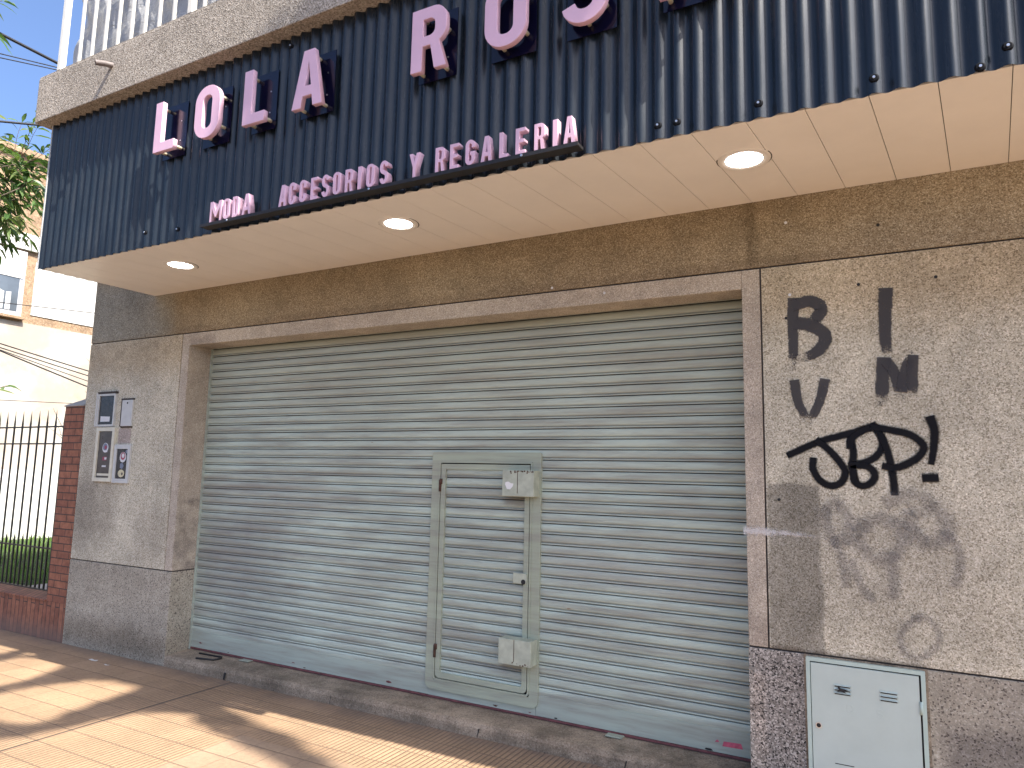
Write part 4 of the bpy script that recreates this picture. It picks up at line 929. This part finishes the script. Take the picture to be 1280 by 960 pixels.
# the sprays one sees: from, towards (photo positions), length in metres, leaves
vis = [(-12, 205, 25, 178, .42, 6), (-10, 230, 22, 200, .40, 6), (5, 235, 58, 185, .52, 7), (10, 225, 50, 160, .5, 7), (0, 250, 40, 235, .42, 6), (15, 240, 56, 230, .38, 5), (-8, 240, 28, 262, .42, 7), (-12, 255, 18, 292, .42, 6), (0, 262, 30, 285, .30, 4), (-20, 270, 6, 290, .36, 5), (-15, 185, 8, 168, .3, 5), (20, 205, 44, 205, .28, 4), (30, 250, 46, 258, .22, 3), (-20, 225, 10, 225, .4, 6), (-18, 215, 14, 240, .35, 6), (-15, 275, 14, 255, .35, 6), (25, 235, 48, 205, .3, 4)]
for u0, v0, u1, v1, L, n in vis:
    dist = rng.uniform(7.4, 8.2); p = at(u0, v0, dist); tube(bm, [tuple(min(main, key=lambda z: (z-p).length)), tuple(p)], 0.008, 5, 0.005); q = at(u1, v1, dist + rng.uniform(-.2, .2)); spray(p, q-p, max(L, (q-p).length), n)
for u1, v1 in ((60, 150), (56, 172), (60, 195), (54, 215), (58, 240), (48, 250), (44, 180), (40, 160), (52, 265), (46, 225)):
    dist = rng.uniform(7.6, 8.2); p = at(12, 225, dist); tube(bm, [tuple(min(main, key=lambda z: (z-p).length)), tuple(p)], 0.008, 5, 0.005); spray(p, at(u1, v1, dist)-p, (at(u1, v1, dist)-p).length*1.05, 7)
for k in range(26):
    p = at(rng.uniform(-18, 8), rng.uniform(170, 285), rng.uniform(7.5, 8.1)); tube(bm, [tuple(min(main, key=lambda z: (z-p).length)), tuple(p)], 0.005, 5, 0.003); spray(p, Vector((rng.gauss(0, 1), rng.gauss(0, 1), rng.gauss(-.4, .5))), .3, 5)
for q in (at(-30, 0, 7.0), at(-25, 30, 6.8), at(-60, 450, 8.5)): tube(bm, [tuple(min(main, key=lambda z: (z-q).length)), tuple(q)], 0.007, 5, 0.005)
spray(at(-30, 0, 7.0), at(14, 4, 7.0)-at(-30, 0, 7.0), .3, 3); spray(at(-25, 30, 6.8), at(2, 38, 6.8)-at(-25, 30, 6.8), .22, 3, (.14, .2)); spray(at(-18, 490, 7.6), at(8, 482, 7.6)-at(-18, 490, 7.6), .2, 2, (.15, .2))
tube(bm, [tuple(at(-60, 450, 8.5)), tuple(at(-18, 490, 7.6)), tuple(at(8, 482, 7.6))], 0.006, 5, 0.003)
for k in range(260):
    c = Vector((-9.3, -1.5, 5.0)) + Vector((rng.gauss(0, .8), rng.gauss(0, .8), rng.gauss(0, .9)))
    if (c - CAM).normalized().dot(Vector((-0.4751801, 0.87079403, 0.12618097))) > 0 and c.x > -8.0 and c.y > -1.2: continue
    spray(c, Vector((rng.gauss(0, 1), rng.gauss(0, 1), rng.gauss(-.2, .6))), .5, 6)
for k in range(7):
    branch(top, Vector((-9.3, -1.5, 5.0)) + Vector((rng.gauss(0, .8), rng.gauss(0, .8), rng.gauss(0, .7))), 0.05, 6)
obj('trunk', bm, M_bark, tree)
me = bpy.data.meshes.new('crown'); me.from_pydata(vs, [], fs); link_mesh('crown', me, M_leaf, tree)

# the big kerbside tree whose crown shades the pavement and the middle of the canopy
LIT = [[(-6.657,-0.464),(-6.187,-0.298),(-5.896,-0.351),(-5.827,-0.473),(-5.756,-0.855)],
 [(-5.626,-0.912),(-5.554,-0.605),(-5.397,-0.38),(-5.189,-0.366),(-4.954,-0.359),(-4.91,-0.581),(-4.853,-0.946),(-4.745,-1.294)],
 [(-4.561,-1.374),(-4.613,-1.063),(-4.532,-0.786),(-4.355,-0.479),(-4.176,-0.437),(-3.956,-0.508),(-3.876,-0.939),(-3.828,-1.302),(-3.925,-1.33),(-4.047,-1.338)],
 [(-3.795,-1.706),(-3.703,-1.505),(-3.604,-1.291),(-3.54,-1.036),(-3.435,-0.81),(-3.326,-0.686),(-3.178,-0.648),(-2.784,-0.778),(-2.315,-0.858),(-2.034,-0.946),(-1.518,-1.076),(-2.574,-2.236)],
 [(-3.28,-0.38),(-3.2,-0.2),(0.2,-0.1),(0.7,-1.4),(-0.629,-0.907),(-1.743,-0.766),(-2.259,-0.606),(-2.727,-0.49)]]
def inside(p, poly):
    r = False; n = len(poly)
    for i in range(n):
        (x1, y1), (x2, y2) = poly[i], poly[i-1]
        if (y1 > p[1]) != (y2 > p[1]) and p[0] < (x2-x1)*(p[1]-y1)/(y2-y1)+x1: r = not r
    return r
def sunlit_ground(x, y): return x > -0.4 or y < -2.7 or any(inside((x, y), P) for P in LIT)
def sunlit_front(x, z):
    if z > 3.95 and x < -0.2: return False
    if x > -0.31 + (z-3.16)*1.05 - 0.10*math.sin(z*9): return True
    if x < -3.05 and z < 3.9: return True
    return x < -2.75 and z < 3.45
SX, SY = -SUN.x, -SUN.y            # per metre of height
rng = random.Random(77); vs, fs = [], []
def try_leaf(p):
    d = Vector((rng.gauss(0, 1), rng.gauss(0, 1), rng.gauss(-.3, .7))).normalized(); L = rng.uniform(.18, .28); tips = (p, p + d*L*.5, p + d*L)
    for q in tips:
        g = q + SUN*q.z
        if g.y < -0.28 and g.y > -2.7 and -8 < g.x and sunlit_ground(g.x, g.y): return
        t = (q.y + 1.0)/(-SUN.y); f = q + SUN*t
        t2 = (q.y + 1.0865)/(-SUN.y); f2 = q + SUN*t2
        if t2 > 0 and 4.25 < f2.z < 4.75 and -5.1 < f2.x < -1.9: return
        if t > 0 and 3.05 < f.z < 4.75 and -5.0 < f.x < 4.4 and sunlit_front(f.x, f.z): return
    leaf(vs, fs, p, d, L, L*rng.uniform(.4, .5), rng, .15)
for i in range(9500):
    x, y = rng.uniform(-7.6, 0.0), rng.uniform(-2.3, -0.25); h = rng.uniform(8.6, 11.0)
    try_leaf(Vector((x, y, 0)) - SUN*h)
for i in range(3600):
    x, z = rng.uniform(-3.1, 0.5), rng.uniform(3.1, 4.3); t = rng.uniform(5.5, 7.6)
    try_leaf(Vector((x, -1.0, z)) - SUN*t)
for i in range(2500):     # the rest of the crown, towards the road
    try_leaf(Vector((rng.gauss(2.6, 1.7), rng.gauss(-3.6, .55), rng.gauss(8.8, 1.2))))
plane = thing('street_tree', 'tall broad street tree on the kerb whose crown shades the pavement', 'tree', (5.0, -3.8, 0))
bm = BM(); rng = random.Random(5)
fork = Vector((4.5, -3.6, 5.2)); tube(bm, [(5.0, -3.8, -0.02), (4.95, -3.8, 2.0), (4.75, -3.7, 3.8), tuple(fork)], 0.24, 12, 0.15)
for q in ((0.6, -4.6, 9.6), (2.0, -4.2, 8.4), (3.0, -4.3, 7.7), (3.2, -4.3, 9.8), (4.6, -4.4, 10.3), (5.4, -3.8, 9.4), (2.6, -4.0, 9.6), (4.2, -3.9, 8.2)): branch(fork, Vector(q), 0.075, 7)
obj('trunk', bm, M_bark, plane)
me = bpy.data.meshes.new('crown'); me.from_pydata(vs, [], fs); link_mesh('crown', me, M_leaf2, plane)

# ------------------------------------------------------------------ small things on the ground
bm = BM(); tube(bm, [(-4.12, 0.165, 0.097), (-3.86, 0.170, 0.100), (-3.835, 0.145, 0.100), (-3.85, 0.085, 0.098), (-4.02, 0.055, 0.095)], 0.007, 8)
tag(obj('iron_hook', bm, M_iron, None, (-3.95, 0.1, 0.09)), 'bent black iron bar lying on the step at its left end', 'hook')
rng = random.Random(9)
for (u, x, y, s_, lab) in ((0, -4.95, -0.20, 0.05, 'long white paper scrap on the pavement below the pillar'), (1, -4.72, -0.23, 0.03, 'tiny white paper scrap on the pavement right of the longer one')):
    bm = BM(); f = [bm.verts.new((x + s_*a, y + s_*b*.5, 0.003 + 0.006*rng.random())) for a, b in ((-1, -.5), (0, -.7), (1, -.3), (.9, .6), (0, .4), (-.9, .6))]
    bm.faces.new(f); tag(obj('paper_scrap', bm, M_paper, None, (x, y, 0)), lab, 'litter')

# ------------------------------------------------------------------ light, sky, camera
w = bpy.data.worlds.new('World'); S.world = w; w.use_nodes = True
nt = w.node_tree; bg = nt.nodes['Background']
sky = nt.nodes.new('ShaderNodeTexSky'); sky.sky_type = 'NISHITA'; sky.sun_disc = False
dirs = (-SUN).normalized()
sky.sun_elevation = math.asin(dirs.z); sky.sun_rotation = math.atan2(dirs.x, dirs.y)
sky.air_density = 0.7; sky.dust_density = 4.0; sky.ozone_density = 6.0
nt.links.new(sky.outputs[0], bg.inputs[0]); bg.inputs[1].default_value = 0.106
sun = bpy.data.lights.new('sun', 'SUN'); sun.energy = 3.3; sun.angle = R(0.53); sun.color = (1.0, 0.94, 0.85)
so = bpy.data.objects.new('sun', sun); COL.objects.link(so); so.location = (6, -3, 14); so.rotation_euler = SUN.to_track_quat('-Z', 'Y').to_euler()

cam = bpy.data.cameras.new('camera'); co = bpy.data.objects.new('camera', cam); COL.objects.link(co)
F = Vector((-0.4751801, 0.87079403, 0.12618097)); Rt = Vector((0.87890402, 0.47652451, 0.02126317)); U = Vector((0.04161249, -0.1210048, 0.99177933))
co.matrix_world = Matrix(((Rt.x, U.x, -F.x, CAM.x), (Rt.y, U.y, -F.y, CAM.y), (Rt.z, U.z, -F.z, CAM.z), (0, 0, 0, 1)))
cam.sensor_fit = 'HORIZONTAL'; cam.sensor_width = 36.0; cam.lens = 36.0*888.285/1280; cam.clip_start = 0.05; cam.clip_end = 2000
S.camera = co
S.view_settings.view_transform = 'Standard'; S.view_settings.look = 'None'; S.view_settings.gamma = 1.0; S.view_settings.use_curve_mapping = False
S.view_settings.exposure = 1.88
S.cycles.max_bounces = 8; S.cycles.diffuse_bounces = 5; S.cycles.transparent_max_bounces = 24
